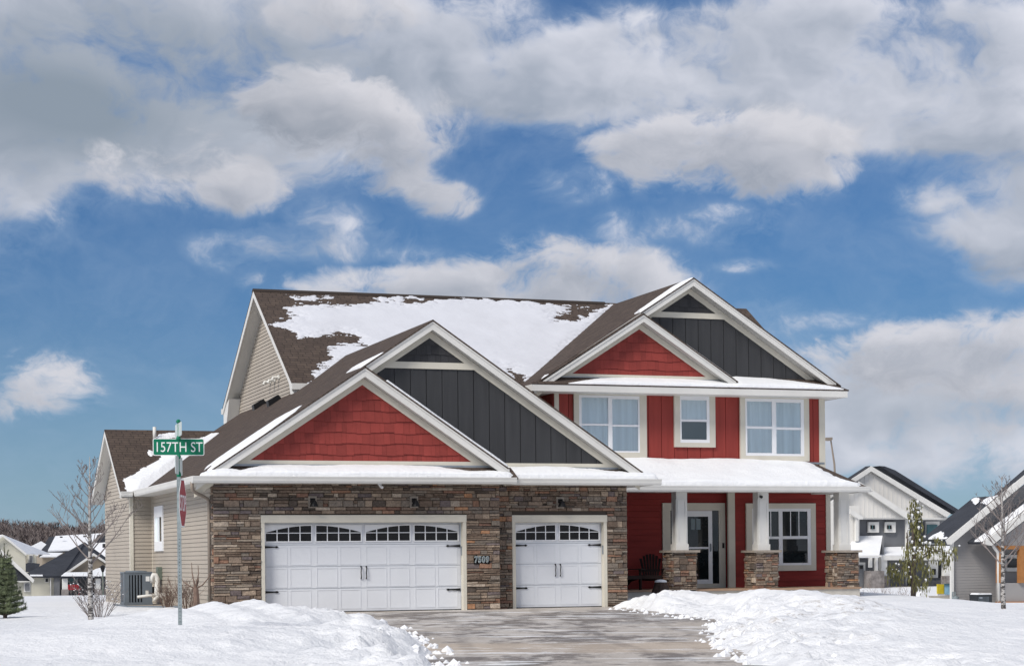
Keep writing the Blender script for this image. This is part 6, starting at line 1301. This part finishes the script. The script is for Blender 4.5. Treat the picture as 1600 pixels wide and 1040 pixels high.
# its air conditioner and utilities
Ya = Yn - 1.6; ga = fm(Ya); a0, z0 = ga(1528, 955); a1, z1 = ga(1550, 928)
N2 = thing('air_conditioner', 'dark air conditioner with snow on top beside the grey lap wall', 'air conditioner', ((a0 + a1) / 2, Ya, z0))
P_('casing', lambda mb: (mb.box(a0, a1, Ya, Ya + .75, z0 + .04, z1 - .06), mb.box(a0 - .01, a1 + .01, Ya - .01, Ya + .76, z1 - .06, z1)), M['acdark'], N2); P_('louvres', lambda mb: [mb.box(a0 + .05 + k * .07, a0 + .07 + k * .07, Ya - .02, Ya - .001, z0 + .08, z1 - .1) for k in range(9)], M['acgrey'], N2)
P_('base_pan', lambda mb: mb.box(a0 + .02, a1 - .02, Ya + .02, Ya + .7, z0 - .4, z0 + .039), M['acdark'], N2); P_('snow_cap', lambda mb: mb.prism([(a0, z1), (a1, z1), (a1 - .05, z1 + .06), (a0 + .3, z1 + .04), (a0 + .08, z1 + .08)], Ya, Ya + .7), M['snow'], N2); P_('rating_plate', lambda mb: mb.box(a0 + .08, a0 + .25, Ya - .026, Ya - .021, z1 - .2, z1 - .12), M['flash'], N2)
gx0, gz0 = fm(Yn - .3)(1494, 935); GM = thing('gas_meter', 'small grey gas meter with pipes on the grey lap wall', 'meter', (gx0, Yn - .3, gz0)); P_('meter_body', lambda mb: (mb.lathe([(.05, gz0 - .15), (.16, gz0 - .12), (.17, gz0 + .1), (.05, gz0 + .16)], gx0, Yn - .25, 10)), M['galv'], GM); P_('riser', lambda mb: mb.tube([(gx0 - .15, Yn - .2, gz0 - 1), (gx0 - .15, Yn - .2, gz0 + .35), (gx0, Yn - .2, gz0 + .35), (gx0, Yn - .2, gz0 + .1)], .035, 6), M['galv'], GM)
# street lamp beyond the red house
q = at(1302, 760, y=70); lx = float(q[0]); z_ = lambda py: float(at(1300, py, y=70)[2]); SL = thing('street_lamp', 'thin street lamp with a shoebox head rising behind the porch roof', 'street lamp', (lx, 70, -1.7))
P_('pole', lambda mb: mb.tube([(lx + .45, 70, -2), (lx + .1, 70, z_(725)), (lx - .16, 70, z_(686))], [.10, .07, .05], 8), M['downspout'], SL); x_ = float(at(1289, 686, y=70)[0]); P_('lamp_head', lambda mb: mb.prism([(x_, z_(688)), (x_, z_(683.5)), (lx - .1, z_(683)), (lx - .1, z_(687)), ((x_ + lx) / 2, z_(688.5))], 69.85, 70.15), M['downspout'], SL)
# --- wooded hill on the left horizon
hx = np.linspace(-260, 120, 60); hy = np.linspace(300, 520, 24); gx, gy = np.meshgrid(hx, hy); s_ = sstep(300, 400, gy)
gz = -2 + s_ * (10.5 + 2.0 * np.sin(gx * .02 + 1) + 2 * fbm(gx * .03, gy * .03, 3, 4)) * (1 - .35 * sstep(-60, 60, gx) )
tag(grid_mesh('hills', gx, gy, gz, M['hill']), 'low wooded hill on the left horizon', None, None, 'structure')
R = random.Random(77); mb = MB()
for k in range(3600):
    x = R.uniform(-110, 118); y = 302 + 130 * R.random() ** .8; s0 = float(sstep(300, 400, np.array(y))); z = -2 + s0 * (10.5 + 2.0 * math.sin(x * .02 + 1) + 1) * (1 - .35 * float(sstep(-60, 60, np.array(x)))) - .8; h = R.uniform(2.4, 4.6)
    mb.tube([(x, y, z), (x + R.uniform(-.2, .2), y, z + h)], [.13, .04], 3, cap=False)
    for j in range(22):
        t = R.uniform(.15, .95); a = R.uniform(0, 6.28); L = h * .42 * (1.1 - t) + .3; w0 = .10; p = Vector((x, y, z + h * t)); e = p + Vector((math.cos(a) * L, math.sin(a) * L, L * R.uniform(.6, 1.4))); mb.face([p + Vector((w0, 0, 0)), p - Vector((w0, 0, 0)), e])
wf = build('bare_woodland', mb, M['wood_far']); tag(wf, 'dense bare brown woodland covering the hill', 'woodland', None, 'stuff')
